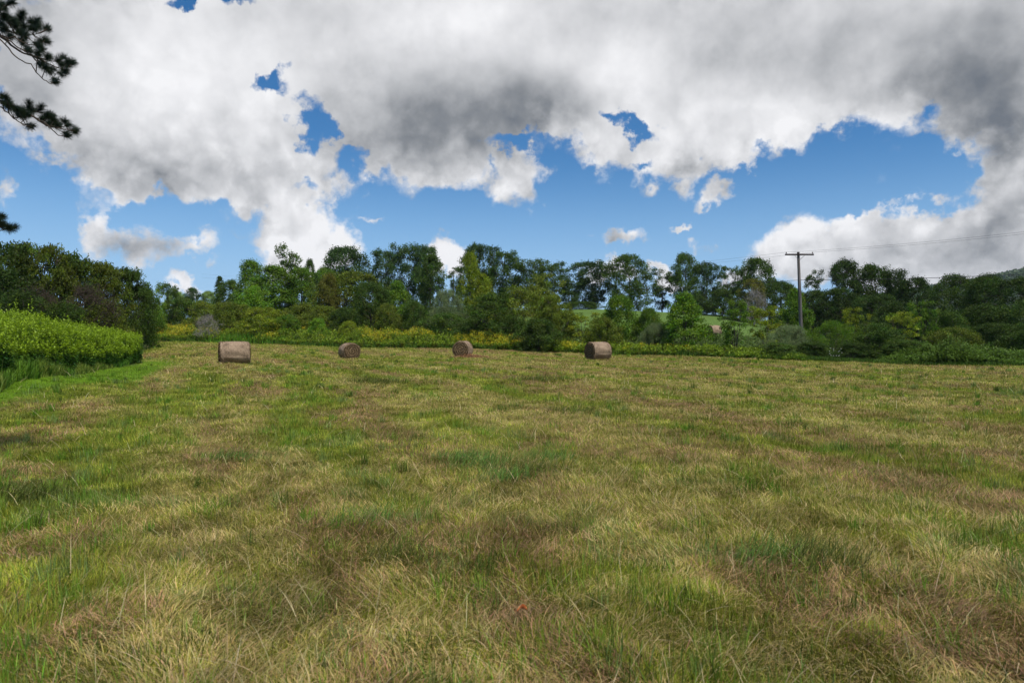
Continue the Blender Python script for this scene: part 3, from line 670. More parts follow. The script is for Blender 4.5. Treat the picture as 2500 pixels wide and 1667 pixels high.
T('shrub', 2500, 735, 130, 66, 'dk', 'dull green bush at the right edge under the corner tree', 'shrub', gR)
# front row along the field edge
T('open', 1428, 765, 100, 66, 'yl', 'yellow green open bush before the bright meadow', 'shrub', gF)
T('shrub', 1515, 722, 120, 65, 'md', 'tall mixed green bush right of the fourth hay bale', 'shrub', gF)
T('shrub', 1470, 775, 90, 62, 'ol', 'olive bush just behind the fourth hay bale', 'shrub', gF)
T('shrub', 1585, 752, 90, 63, 'md', 'green bush between the tall mixed bush and the bright young tree', 'shrub', gF)
T('willow', 1600, 790, 80, 61, 'gr', 'low teal green bush left of the bright young tree', 'shrub', gF)
T('young', 1672, 716, 112, 60, 'br', 'bright green young tree with a short dark trunk', 'tree', gF)
T('open', 1795, 735, 84, 57, 'md', 'thin many stemmed tree right of the hillside hay bale', 'tree', gF)
T('open', 1868, 748, 92, 59, 'yl', 'yellow green leaning tree left of the utility pole', 'tree', gF)
T('young', 1940, 706, 92, 68, 'md', 'conical light green tree behind the utility pole', 'tree', gF)
T('willow', 1925, 795, 120, 56, 'gr', 'grey green willow bush around the foot of the utility pole', 'shrub', gF)
T('willow', 2035, 785, 120, 55, 'md', 'fresh green willow bush right of the utility pole', 'shrub', gF)
T('open', 2085, 752, 72, 62, 'yl', 'yellow leaved sparse shrub above the fresh green willow', 'shrub', gF)
T('shrub', 1985, 835, 100, 54, 'dk2', 'low dark bush at the field edge under the utility pole', 'shrub', gF)
T('shrub', 1900, 838, 90, 54, 'dk', 'low dark bush left of the pole foot at the field edge', 'shrub', gF)
T('shrub', 2080, 838, 100, 52, 'dk2', 'low dark bush under the fresh green willow', 'shrub', gF)
T('shrub', 2140, 790, 120, 53, 'dk', 'dark green bush right of the fresh green willow', 'shrub', gF)
T('open', 2200, 764, 80, 60, 'yl', 'light green open shrub left of the tall grey twigged one', 'shrub', gF)
T('open', 2252, 735, 80, 62, 'md', 'tallest thin light green shrub in the right hand edge row', 'shrub', gF)
T('shrub', 2320, 760, 100, 62, 'dk', 'grey green bush right of the tallest thin shrub', 'shrub', gF)
T('shrub', 2200, 830, 110, 51, 'dk', 'shaded bush left of the yellow green one at the field edge', 'shrub', gF)
T('shrub', 2325, 800, 110, 53, 'ol', 'yellow green bush in front of the grey green one at right', 'shrub', gF)
T('shrub', 2425, 790, 120, 53, 'dk2', 'dark spreading bush near the right end of the field edge', 'shrub', gF)
T('shrub', 2500, 790, 120, 50, 'dk', 'dark bush cut by the right edge at the field edge', 'shrub', gF)
#END_TREES

# ------------------------------------------------------------------ weeds and goldenrod
def plants(x, y, h, nl, ll, lw, cols, top=None, flower=None, rise=.25):
    n = len(x); z = ground(x, y); i = np.repeat(np.arange(n), nl); m = len(i)
    t = rng.uniform(.08, 1, m)**.8; a = rng.uniform(0, 6.28, m); ln = rng.normal(0, .07, (n, 2))
    cx_ = x[i]+ln[i, 0]*h[i]*t; cy_ = y[i]+ln[i, 1]*h[i]*t; cz_ = z[i]+h[i]*t
    L_ = ll*rng.uniform(.6, 1.3, m)*(1.1-.45*t); el_ = rng.normal(rise, .35, m)+.5*(t > .9)
    d = np.stack([np.cos(a)*np.cos(el_), np.sin(a)*np.cos(el_), np.sin(el_)], 1)
    sd_ = np.stack([-np.sin(a), np.cos(a), rng.normal(0, .25, m)], 1)
    b = np.stack([cx_, cy_, cz_], 1); w = (lw*rng.uniform(.7, 1.3, m)/2)[:, None]
    mid = b+d*(L_*.45)[:, None]; tip = b+d*L_[:, None]; tip[:, 2] -= L_*.22
    Q = np.stack([b, mid-sd_*w, tip, mid+sd_*w], 1)
    pc = cols[rng.integers(0, len(cols), n)][i]; c = jitter(pc, .20, m)
    if top is not None: k = np.clip((t-.62)/.3, 0, 1)[:, None]; c = c*(1-k)+np.clip(top*(1+rng.normal(0, .15, (m, 1))), 0, 1)*k
    P_ = [(Q.reshape(-1, 3), np.full(m, 4), np.arange(m*4), c)]
    # stems
    sw = lw*.16; tp = np.stack([x+ln[:, 0]*h, y+ln[:, 1]*h, z+h*.97], 1); bs = np.stack([x, y, z-.05], 1); s_ = np.array([1, 0, 0])*sw
    S_ = np.stack([bs-s_, bs+s_, tp+s_*.4, tp-s_*.4], 1)
    P_.append((S_.reshape(-1, 3), np.full(n, 4), np.arange(n*4), jitter(np.array([.10, .13, .03]), .2, n)))
    if flower is not None and flower.any():
        fi = np.repeat(np.where(flower)[0], 16); f = len(fi)
        c0 = tp[fi]+rng.normal(0, 1, (f, 3))*np.array([.10, .10, .10])+np.array([0, 0, .02])
        q = leafquads(c0, .075, rng, .8)
        P_.append((q.reshape(-1, 3), np.full(f, 4), np.arange(f*4), jitter(np.array([.58, .46, .02]), .2, f)))
    return P_
# tall leafy weeds on the left bank
wf = lambda u: np.interp(u, [-1.25, -.75, -.62, -.552], [15, 19.8, 27.5, 34.5])
n0 = 15000; u = rng.uniform(-1.2, -.545, n0); dd = rng.uniform(0, 1, n0)**1.3*15; y = wf(u)+dd+rng.normal(0, .25, n0); x = u*y
kk = (u < -.549+.006*np.sin(y*1.3)-.0022*np.clip(dd-8, 0, 9)) & (rng.random(n0) < (y/30)); x, y, u, dd = x[kk], y[kk], u[kk], dd[kk]
h = np.interp(u, [-1.2, -.75, -.6, -.55], [2.1, 1.95, 1.55, 1.30])*(.72+.50*fbm(x*.9, y*.9, 5, 4))*(.55+.45*sstep(dd+(fbm(x, y, 6, 2)-.5)*1.6, -.3, 1.8))*rng.uniform(.82, 1.12, len(x))*np.where(rng.random(len(x)) < .03, 1.22, 1)
dark = np.array([[.045, .12, .012], [.06, .14, .015], [.035, .10, .018]])
wp = plants(x, y, h, 46, .165, .043, dark, np.array([.250, .365, .014]), None)
tag(join('tall_weeds', wp, WEED), 'tall bright green leafy weeds on the left bank', 'weeds', kind='stuff')
# longer grass between weeds and mown verge
n0 = 42000; u = rng.uniform(-1.1, -.56, n0); y = wf(u)-rng.uniform(-.8, 1, n0)*np.interp(u, [-1.1, -.75, -.62, -.56], [1.5, 1.2, .8, .3]); x = u*y
hh = rng.uniform(.30, .95, n0)*(.35+1.2*fbm(x*.9, y*.9, 15, 3))*np.interp(u, [-1.1, -.7, -.58], [.85, .72, .35])
teal = np.array([[.10, .22, .022], [.13, .24, .02], [.08, .17, .015], [.16, .22, .03], [.24, .21, .07]])
tcx = teal[np.clip((fbm(x*.5, y*.5, 77, 3)*8-1.6).astype(int), 0, 4)]
bl = [blades('b', x, y, hh, np.full(n0, .016), np.abs(rng.normal(.45, .25, n0)), rng.uniform(0, 6.28, n0), jitter(tcx, .2, n0), .7, None, None, 3)]
tag(join('bank_grass', bl, GRASS), 'long dark green grass at the foot of the left bank', 'grass', kind='stuff')
# goldenrod strip beyond the field
n0 = 17000; u = rng.uniform(-.64, .43, n0); ww = np.interp(u, [-.64, -.1, .0, .1, .3, .43], [14, 14, 8, 5, 5, 3]); t = rng.random(n0); ed = np.interp(u, [-.64, -.54, -.45, -.27, -.07, .13, .30, .45], [75, 75, 76, 68, 64, 58, 55, 50])
mk_ = (u < .14) | (rng.random(n0) < .5*(.35+fbm(u*38, u*0, 13, 2))); t, u, ww, ed = t[mk_], u[mk_], ww[mk_], ed[mk_]; n0 = len(u)
y = ed+t*ww+(fbm(u*60, u*0, 3, 3)-.5)*1.2; x = u*y
h = np.interp(u, [-.64, -.2, 0, .12, .36, .43], [1.40, 1.30, 1.05, .75, .6, .25])*(.30+1.25*fbm(x*.55, y*.55, 25, 4))*(.45+.55*sstep(t+.25*(fbm(x*.5, y*.5, 19, 2)-.5), 0, .22))*rng.uniform(.75, 1.15, n0)
fl = (rng.random(n0) < .75*sstep(fbm(x*.30, y*.30, 39, 4), .44, .62)) & ((t > .06) | (u > .05)) & (u < .26)
gold = np.array([[.10, .21, .015], [.14, .25, .02], [.18, .24, .02], [.14, .16, .02]])
gp_ = plants(x, y, h, 16, .30, .085, gold, np.array([.24, .33, .02]), fl, .7)
tag(join('goldenrod', gp_, WEED), 'green and yellow flowering goldenrod strip beyond the field edge', 'wildflowers', kind='stuff')
# ragged grass fringe along the far edge, lime tussocks behind the left bale
n0 = 30000; u = rng.uniform(-.6, .95, n0); y = edge(u)+np.abs(rng.normal(0, .9, n0))*np.interp(u, [-.6, .4, .6, .95], [1, 1, .7, .5]); y = np.where(u < -.5, np.interp(u, [-.6, -.45], [75, 76])+rng.uniform(0, 1.5, n0), y); x = u*y
fr = [blades('f', x, y, rng.uniform(.15, .5, n0)*np.interp(u, [-.6, .4, .55, .95], [1, 1, .7, .7]), np.full(n0, .04), np.abs(rng.normal(.3, .2, n0)), rng.uniform(0, 6.28, n0), jitter(np.array([.085, .155, .018]), .25, n0), .6)]
for cx0, n1_, wd, hgt in ((560, 900, 1.5, 1.1), (600, 1100, 1.5, 1.3), (643, 900, 1.4, 1.15), (690, 500, 1.2, .9), (810, 300, .9, .8), (1390, 400, .8, .7)):
    u0 = (cx0-1250)/F; y0 = float(edge(np.array([u0]))[0])+1.6; xx = u0*y0+rng.normal(0, wd, n1_); yy = y0+rng.normal(0, .7, n1_)
    fr.append(blades('f', xx, yy, rng.uniform(.35, 1.1, n1_)*hgt*np.exp(-((xx-u0*y0)/wd)**2*.35), np.full(n1_, .05), np.abs(rng.normal(.22, .14, n1_)), rng.uniform(0, 6.28, n1_), jitter(np.array([.085, .20, .012]), .2, n1_), .7, None, None, 3))
tag(join('edge_grass', fr, GRASS), 'uncut green grass fringe along the far edge of the field', 'grass', kind='stuff')
# bramble mound at right
n0 = 5200; u = rng.uniform(.535, .80, n0); y = edge(u)+rng.uniform(.3, 4.2, n0); x = u*y
h = np.interp(u, [.53, .60, .64, .68, .72, .80], [.15, 1.1, 1.6, 1.25, .8, .5])*(.2+1.5*fbm(x*.8, y*.8, 45, 4))*rng.uniform(.6, 1.2, n0)*(.4+.6*sstep(y-edge(u), .3, 1.8))
tag(join('brambles', plants(x, y, h, 22, .17, .075, np.array([[.06, .11, .015], [.09, .16, .015], [.13, .20, .02], [.05, .08, .02]]), np.array([.12, .21, .02])), WEED), 'low mound of green brambles and vines at the right field edge', 'brambles', kind='stuff')
# undergrowth on the rough ground behind the field edge
n0 = 16000; u = rng.uniform(-.62, .95, n0); y = edge(u)+rng.uniform(3, 34, n0); y = np.where(u < -.5, rng.uniform(80, 100, n0), y); x = u*y
h = rng.uniform(.4, 1.1, n0)*(.5+fbm(x*.3, y*.3, 65, 3))*(1-.7*((u > .2)&(u < .36)))
tag(join('undergrowth', plants(x, y, h, 9, .34, .11, np.array([[.06, .11, .02], [.09, .15, .02], [.05, .085, .02]]), np.array([.12, .18, .03])), WEED), 'rough undergrowth between the bushes and trees', 'undergrowth', kind='stuff')

# ------------------------------------------------------------------ hay bales
def bale_side_mat():
    m, nt = mat('netwrapped_hay'); n = nt.nodes.new; L = nt.links.new
    tcn = n('ShaderNodeTexCoord')
    def nz(sc, scale, det, ro=.6):
        mp = n('ShaderNodeMapping'); mp.inputs['Scale'].default_value = sc; L(tcn.outputs['Object'], mp.inputs[0])
        q = n('ShaderNodeTexNoise'); q.inputs['Scale'].default_value = scale; q.inputs['Detail'].default_value = det; q.inputs['Roughness'].default_value = ro; L(mp.outputs[0], q.inputs['Vector']); return q.outputs['Fac']
    a = nz((.8, 1.2, 1.2), 24, 9, .8); b = nz((.6, 1, 1), 3.5, 6)
    mx_ = n('ShaderNodeMath'); mx_.operation = 'MULTIPLY_ADD'; L(b, mx_.inputs[0]); mx_.inputs[1].default_value = .32
    L(a, mx_.inputs[2])
    cr = n('ShaderNodeValToRGB'); L(mx_.outputs[0], cr.inputs[0]); e = cr.color_ramp.elements
    e[0].position = .46; e[0].color = (.085, .056, .034, 1); e[1].position = .88; e[1].color = (.56, .42, .28, 1)
    k = e.new(.66); k.color = (.275, .190, .118, 1)
    p = n('ShaderNodeBsdfPrincipled'); L(cr.outputs[0], p.inputs['Base Color']); p.inputs['Roughness'].default_value = .7; p.inputs['Specular IOR Level'].default_value = .3
    bp = n('ShaderNodeBump'); bp.inputs['Strength'].default_value = 1.0; bp.inputs['Distance'].default_value = .03; L(a, bp.inputs['Height']); L(bp.outputs[0], p.inputs['Normal'])
    o = n('ShaderNodeOutputMaterial'); L(p.outputs[0], o.inputs[0]); return m
def bale_end_mat():
    m, nt = mat('rolled_hay_end'); n = nt.nodes.new; L = nt.links.new
    tcn = n('ShaderNodeTexCoord'); sp = n('ShaderNodeSeparateXYZ'); ce = n('ShaderNodeVectorMath'); ce.operation = 'SUBTRACT'; ce.inputs[1].default_value = (0, 0, .60); L(tcn.outputs['Object'], ce.inputs[0]); L(ce.outputs[0], sp.inputs[0])
    def m2(op, a, b=None, c=None):
        q = n('ShaderNodeMath'); q.operation = op
        for i_, v in enumerate((a, b, c)):
            if v is None: continue
            if hasattr(v, 'links'): L(v, q.inputs[i_])
            else: q.inputs[i_].default_value = v
        return q.outputs[0]
    rr_ = m2('SQRT', m2('ADD', m2('MULTIPLY', sp.outputs[1], sp.outputs[1]), m2('MULTIPLY', sp.outputs[2], sp.outputs[2])))
    an = m2('ARCTAN2', sp.outputs[2], sp.outputs[1])
    ns = n('ShaderNodeTexNoise'); ns.inputs['Scale'].default_value = 5; ns.inputs['Detail'].default_value = 7; L(tcn.outputs['Object'], ns.inputs['Vector'])
    nf_ = n('ShaderNodeTexNoise'); nf_.inputs['Scale'].default_value = 38; nf_.inputs['Detail'].default_value = 6; L(tcn.outputs['Object'], nf_.inputs['Vector'])
    w = m2('SINE', m2('ADD', m2('MULTIPLY_ADD', rr_, 40.0, an), m2('MULTIPLY', ns.outputs['Fac'], 6.0)))
    v = m2('ADD', m2('MULTIPLY_ADD', w, .15, .1), nf_.outputs['Fac'])
    cr = n('ShaderNodeValToRGB'); L(v, cr.inputs[0]); e = cr.color_ramp.elements
    e[0].position = .38; e[0].color = (.045, .028, .015, 1); e[1].position = .9; e[1].color = (.40, .28, .15, 1); k = e.new(.62); k.color = (.185, .12, .062, 1)
    p = n('ShaderNodeBsdfPrincipled'); L(cr.outputs[0], p.inputs['Base Color']); p.inputs['Roughness'].default_value = .95; p.inputs['Specular IOR Level'].default_value = .1
    bp = n('ShaderNodeBump'); bp.inputs['Strength'].default_value = 1; bp.inputs['Distance'].default_value = .06; L(v, bp.inputs['Height']); L(bp.outputs[0], p.inputs['Normal'])
    o = n('ShaderNodeOutputMaterial'); L(p.outputs[0], o.inputs[0]); return m
BS, BE = bale_side_mat(), bale_end_mat()
def bale(px, d, rz, Dm, Ln, sq, seed, label, fuzz=1):
    r = np.random.default_rng(seed); u0 = (px-1250)/F; x0 = u0*d; zg = gz(x0, d)
    root = empty('hay_bale', (x0, d, zg-.03), R(rz)); tag(root, label, 'hay bale', 'round hay bales on the mown field')
    Rr = Dm/2; nth, nx_ = 72, 22
    th = np.arange(nth)*2*np.pi/nth
    def surf(th_, s_):     # s in -1..1 along the axis
        rad = Rr*(1+.012*np.sin(3*th_+seed)+.014*np.sin(5*th_+2*s_+seed*2)+.010*np.sin(9*th_-3*s_)+.02*(vnoise(th_*4+seed, s_*4+9, seed)-.5))
        rad = rad*(1-.055*np.clip((abs(s_)-.82)/.18, 0, 1)**2)
        yv, zv = np.cos(th_)*rad, np.sin(th_)*rad
        zv = np.where(zv > 0, zv*sq, zv); zv = np.maximum(zv, -.93*Rr+.02*np.sin(7*th_))
        yv = yv*(1+.05*(zv < -.3*Rr)+(1-sq)*.45)
        return yv, zv+.93*Rr
    s_ = np.linspace(-1, 1, nx_); TH, SS = np.meshgrid(th, s_); yv, zv = surf(TH, SS)
    xv = SS*Ln/2+.012*np.sin(TH*4)*abs(SS)
    V = np.stack([xv, yv, zv], -1).reshape(-1, 3)
    f = [(i*nth+j, i*nth+(j+1) % nth, (i+1)*nth+(j+1) % nth, (i+1)*nth+j) for i in range(nx_-1) for j in range(nth)]
    mb = MB(); mb.add(V, f)
    # loose straws lifting from the wrap
    k_ = int(900*fuzz); a_ = r.uniform(-.9, 4.0, k_); q_ = r.choice([-1, 1], k_)*r.uniform(.2, 1, k_)**.5; yy, zz = surf(a_, q_)
    b = np.stack([q_*Ln/2, yy, zz], 1); nrm = np.stack([r.normal(0, .6, k_)+q_*.3, np.cos(a_), np.sin(a_)], 1); t_ = np.stack([r.normal(0, .7, k_), -np.sin(a_), np.cos(a_)], 1)
    e_ = b+nrm*r.uniform(.005, .04, k_)[:, None]+t_*r.uniform(.04, .12, k_)[:, None]; wv = r.normal(0, .006, (k_, 3))
    mb.quads(np.stack([b-wv, b+wv, e_+wv*.5, e_-wv*.5], 1)); sd_o = mb.build('wrapped_side', BS, root, True)
    for sgn in (-1, 1):
        m_ = MB(); nr = 12; rings = []
        for i in range(nr+1):
            q = i/nr; yv_, zv_ = surf(th, np.full(nth, 1.0*sgn)); cz = .93*Rr*.98
            bulge = .05*(1-q**2)+.018*np.sin(q*26+th+seed)+.05*(vnoise(th*3+50, np.full(nth, q*7), seed+3)-.5)*(q > .05)*(q < .98)
            rings.append(np.stack([sgn*(Ln/2+bulge*(1 if i < nr else 0)), yv_*q, cz+(zv_-cz)*q], 1) if True else 0)
        V = np.concatenate(rings); f = [(i*nth+j, i*nth+(j+1) % nth, (i+1)*nth+(j+1) % nth, (i+1)*nth+j) for i in range(nr) for j in range(nth)]
        if sgn > 0: f = [g[::-1] for g in f]
        m_.add(V, f)
        k_ = int(1300*fuzz); a_ = r.uniform(0, 6.28, k_); q_ = np.sqrt(r.uniform(0, 1, k_)); yy, zz = surf(a_, np.full(k_, 1.0)); yy = yy*q_; zz = .93*Rr+(zz-.93*Rr)*q_
        b = np.stack([np.full(k_, sgn*(Ln/2+.02)), yy, zz], 1); t_ = np.stack([sgn*r.uniform(.1, .8, k_), -np.sin(a_)+r.normal(0, .4, k_), np.cos(a_)+r.normal(0, .4, k_)], 1)
        e_ = b+t_*r.uniform(.03, .10, k_)[:, None]; wv = r.normal(0, .005, (k_, 3)); m_.quads(np.stack([b-wv, b+wv, e_+wv*.5, e_-wv*.5], 1))
        m_.build('rolled_end', BE, root, True)
    if fuzz < .5: return root
    # flattened straw round the foot
    k_ = int(700*fuzz); a_ = r.uniform(0, 6.28, k_); fx = np.cos(a_)*(Ln*.56)+r.normal(0, .06, k_); fy = np.sin(a_)*Rr*.72+r.normal(0, .07, k_)
    b = np.stack([fx, fy, np.full(k_, .01)], 1); e_ = b+np.stack([r.normal(0, .1, k_), r.normal(0, .1, k_), r.uniform(.02, .13, k_)], 1); wv = r.normal(0, .010, (k_, 3))
    q = np.stack([b-wv, b+wv, e_+wv*.4, e_-wv*.4], 1)
    new_mesh('straw_skirt', q.reshape(-1, 3), np.full(k_, 4), np.arange(k_*4), GRASS, root, np.clip(np.array([.33, .27, .10])*(1+r.normal(0, .3, (k_, 1))), .02, .9))
    return root
bale(572, 38.2, 27, 1.27, 1.50, 1.0, 3, 'largest and nearest bale, at left, seen side on with its pinkish brown wrapped side')
bale(853, 52.6, -60, 1.30, 1.45, .93, 5, 'slumped bale second from left, rolled end facing right and slightly squashed')
bale(1130, 53.0, 80, 1.30, 1.45, 1.0, 8, 'roundest bale, third from left, spiral end facing the camera beside loose hay')
bale(1460, 49.5, 31, 1.33, 1.50, 1.0, 12, 'bale right of centre, dark rolled end at left and pale wrapped side at right')
bale(1743, 86.0, 28, 1.35, 1.5, 1.0, 15, 'small far bale on the hillside half hidden by the bright green young tree', .3)
# loose hay beside the third bale
r = np.random.default_rng(4); k_ = 2600; xx = -3.05+r.normal(0, .75, k_); yy = 52.2+r.normal(0, .4, k_)
hp = blades('h', xx, yy, r.uniform(.1, .3, k_), np.full(k_, .022), np.clip(r.normal(1.3, .25, k_), 0, 1.55), r.uniform(0, 6.28, k_), jitter(np.array([.36, .20, .10]), .25, k_), .4, None, ground(xx, yy)+r.random(k_)*.22*np.exp(-((xx+3.05)**2/.7+(yy-52.2)**2/.2)))
tag(join('hay_pile', [hp], GRASS), 'scattered reddish loose hay on the ground right of the third bale', 'loose hay')

# ------------------------------------------------------------------ utility poles and wires
def utility_pole(px_top, px_base, d, ztop, label, arm=2.5, small=False):
    xb = (px_base-1250)/F*d; xt = (px_top-1250)/F*d; zg = gz(xb, d); root = empty('utility_pole', (xb, d, zg), 0)
    tag(root, label, 'utility pole', 'poles of the power line'); hgt = ztop-zg; dx = xt-xb
    at_ = lambda z_: np.array([dx*z_/hgt, 0, z_])
    m = MB(); m.tube([at_(-.5), at_(hgt*.33), at_(hgt*.66), at_(hgt*.975), at_(hgt)], [.175, .155, .135, .115, .09], 14); m.build('pole', POLEWOOD, root, True)
    za = hgt-.24; c = at_(za)+np.array([.03, -.15, 0]); m = MB(); m.box(c, (arm, .12, .13)); m.build('crossarm', DARKWOOD, root)
    m = MB(); m.tube([at_(za+.12)+[0, 0, 0], at_(za+.235)], [.125, .10], 14); m.build('pole_cap', DARKWOOD, root, True)
    for s in (-1, 1):
        m = MB(); m.tube([c+np.array([s*.46, -.065, -.06]), at_(za-.45)+np.array([s*.06, -.13, 0])], [.018, .018], 4); m.build('brace', STEEL, root)
        m = MB(); q = c+np.array([s*(arm/2-.10), 0, .06]); m.tube([q, q+[0, 0, .07]], [.015, .015], 6)
        m.tube([q+[0, 0, .06], q+[0, 0, .09], q+[0, 0, .11], q+[0, 0, .15], q+[0, 0, .17]], [.05, .062, .045, .05, .02], 12); m.build('insulator', CERAMIC, root, True)
    m = MB(); m.tube([at_(za)+[0, -.10, 0], at_(za)+[0, -.25, 0]], [.02, .02], 6); m.build('bolt', STEEL, root)
    return root
POLE_D = 60.0
utility_pole(1949, 1958, POLE_D, 9.55, 'weathered wooden utility pole with a dark crossarm right of centre')
utility_pole(1107, 1108, 205, 1.7+(835-662)/F*205, 'tiny far pole with a thin crossarm left of the yellow green poplar', 2.5)
def wire(a, b, sag, label, rad=.007):
    a, b = np.array(a, float), np.array(b, float); t = np.linspace(0, 1, 40)[:, None]; p = a*(1-t)+b*t; p[:, 2] -= (4*sag*t*(1-t))[:, 0]
    m = MB(); m.tube(p, np.full(40, rad), 5); o = m.build('wire', WIRE); tag(o, label, 'wire', 'overhead wires'); return o
px0 = (1949-1250)/F*60; za = 9.55-.24+.2
for s, nmr, nml in ((-1, 'thin upper wire running from the pole to the right edge', 'thin wire from the left crossarm end fading behind the skyline trees'),
                    (1, 'thin second wire just below the topmost one at right', 'thin wire from the right crossarm end going away to the left')):
    ax = px0+s*1.17+.03; wire((ax, 59.85, za), (ax+29, 59.85-34, za+1.6+.15*s), .9, nmr)
    wire((ax, 59.85, za), ((1107-1250)/F*205+s*1.15, 204.8, 1.7+(835-664)/F*205), 1.6, nml)
wire((px0+.16, 59.9, 7.1), (px0+29, 59.9-34, 7.3), .85, 'thicker lower cable crossing in front of the right hand trees', .02)
wire((px0+.0, 60.12, 7.1), ((1107-1250)/F*205, 204.8, 19.3), 1.6, 'lower cable running from the pole to the left behind treetops', .016)
for s in (-1, 1):
    wire(((1107-1250)/F*205+s*1.15, 205.2, 1.7+(835-664)/F*205), (-150, 330, 33.5+s*.9), 2.2, 'very thin far wire above the left horizon cloud' if s < 0 else 'upper of the very thin far wires at left', .018)

# ------------------------------------------------------------------ pine at the upper left, mostly outside the frame
PD = 9.0
def pp(cx, cy, dy=0): # crop coordinates of the corner of the photograph -> metres at about 9 m
    X, Y = cx*.383, cy*.383; d = PD+dy; return np.array([(X-1250)/F*d, d, EYE+(HOR-Y)/F*d])
pine = empty('pine_tree', (-11.2, 9.6, gz(-11.2, 9.6)), 0); tag(pine, 'dark long needled pine whose branch tips reach in from the upper left', 'tree')
zg = gz(-11.2, 9.6); off_ = np.array([11.2, -9.6, -zg])
m = MB(); m.tube(np.array([[0, 0, -.3], [.05, 0, 3], [-.05, .05, 7], [.05, 0, 11], [0, 0, 14]]), [.30, .25, .19, .11, .03], 12); m.build('trunk', BARK, pine, True)
BR = [
 dict(stems=[[(-460,-60),(-120,160),(0,230),(120,330),(230,370),(340,430),(430,450)], [(-120,160),(0,250),(100,370),(200,420),(262,500),(320,540),(345,525)], [(-60,190),(60,265),(170,340),(260,380),(380,400),(470,395)], [(-120,100),(0,125),(80,160),(180,170),(240,130)], [(-100,150),(20,190),(120,230),(230,225),(300,190)], [(0,230),(90,250),(180,290),(250,290)], [(-80,60),(0,70),(40,40),(60,25)]],
   tufts=[(-20,20),(20,30),(62,22),(20,95),(50,110),(145,85),(120,130),(240,130),(300,190),(215,190),(200,150),(290,255),(250,300),(175,310),(160,240),(100,170),(60,140),(130,215),(90,130),(150,170),(265,270),(40,190),(305,365),(370,385),(465,400),(410,460),(330,445),(270,405),(350,520),(290,430),(390,420),(440,410),(235,165),(0,150),(25,60),(130,260),(75,235),(240,335)]),
 dict(stems=[[(-460,420),(-120,600),(0,645),(100,690),(200,740),(300,810),(400,830),(480,835)], [(-60,640),(20,700),(80,750),(150,805),(200,810)], [(200,740),(300,800),(360,860),(430,880)], [(40,680),(150,700),(250,720),(340,745)]],
   tufts=[(10,615),(30,660),(50,655),(185,658),(110,700),(140,705),(165,730),(200,705),(250,700),(200,805),(150,750),(330,740),(315,790),(370,805),(435,800),(480,840),(430,865),(285,750),(90,690),(345,765),(120,730),(300,735)]),
 dict(stems=[[(-460,1380),(-100,1440),(0,1435),(60,1455),(100,1450)], [(-60,1440),(-20,1480),(20,1470)]],
   tufts=[(8,1380),(12,1425),(60,1450),(95,1450),(28,1440),(-20,1400)])]
def needles(pts, dirs, r, per=210, ln=.085):
    n = len(pts); i = np.repeat(np.arange(n), per); m_ = len(i)
    d = r.normal(0, 1, (m_, 3)); d /= np.linalg.norm(d, axis=1)[:, None]; d = d+dirs[i]*.75; d /= np.linalg.norm(d, axis=1)[:, None]
    b = pts[i]-dirs[i]*(r.uniform(0, .05, m_))[:, None]; e_ = b+d*(ln*r.uniform(.65, 1.1, m_))[:, None]; w = np.cross(d, np.array([.3, 1, .2])); w /= np.linalg.norm(w, axis=1)[:, None]; w *= .0017
    q = np.stack([b-w, b+w, e_+w*.4, e_-w*.4], 1)
    return q, np.clip(np.array([.016, .030, .012])*(1+r.normal(0, .25, (m_, 1))), .004, .3)
r = np.random.default_rng(31)
for bi, B in enumerate(BR):
    m = MB(); allp = []
    for si, st_ in enumerate(B['stems']):
        p = np.array([pp(a, b_, .25*math.sin(si*2+k*.7)) for k, (a, b_) in enumerate(st_)])+off_
        if si == 0: p = np.concatenate([[[0, 0, p[0][2]-.1]], p])
        # smooth the line
        tt = np.linspace(0, len(p)-1, len(p)*4); p = np.stack([np.interp(tt, np.arange(len(p)), p[:, k]) for k in range(3)], 1); p[1:-1] += r.normal(0, .006, (len(p)-2, 3))
        rad = np.linspace(.026 if si == 0 else .010, .004, len(p)); m.tube(p, rad, 6); allp.append(p[4:] if si else p[8:])
    nodes = np.concatenate(allp); tips = []; dr = []
    for a, b_ in [(a+da, b_+db) for a, b_ in B['tufts'] for da, db in ((0, 0), (r.normal(0, 16)-8, r.normal(0, 12)+4))]:
        c = pp(a, b_, r.normal(0, .16))+off_
        dd = np.linalg.norm(nodes-c, axis=1)+np.where(nodes[:, 0] > c[0]-.01, .25, 0); q = nodes[int(np.argmin(dd))]
        m.tube(bez(q, (q+c)/2+np.array([0, 0, -.02]), c, 4), np.linspace(.006, .0035, 4), 4, False); v = c-q+np.array([.05, 0, .03]); v /= np.linalg.norm(v)+1e-6; tips.append(c); dr.append(v)
    bo = m.build('branch', TWIG, pine, True)
    q, c = needles(np.array(tips), np.array(dr), r)
    new_mesh('needles', q.reshape(-1, 3), np.full(len(q), 4), np.arange(len(q)*4), NEEDLE, bo, c)
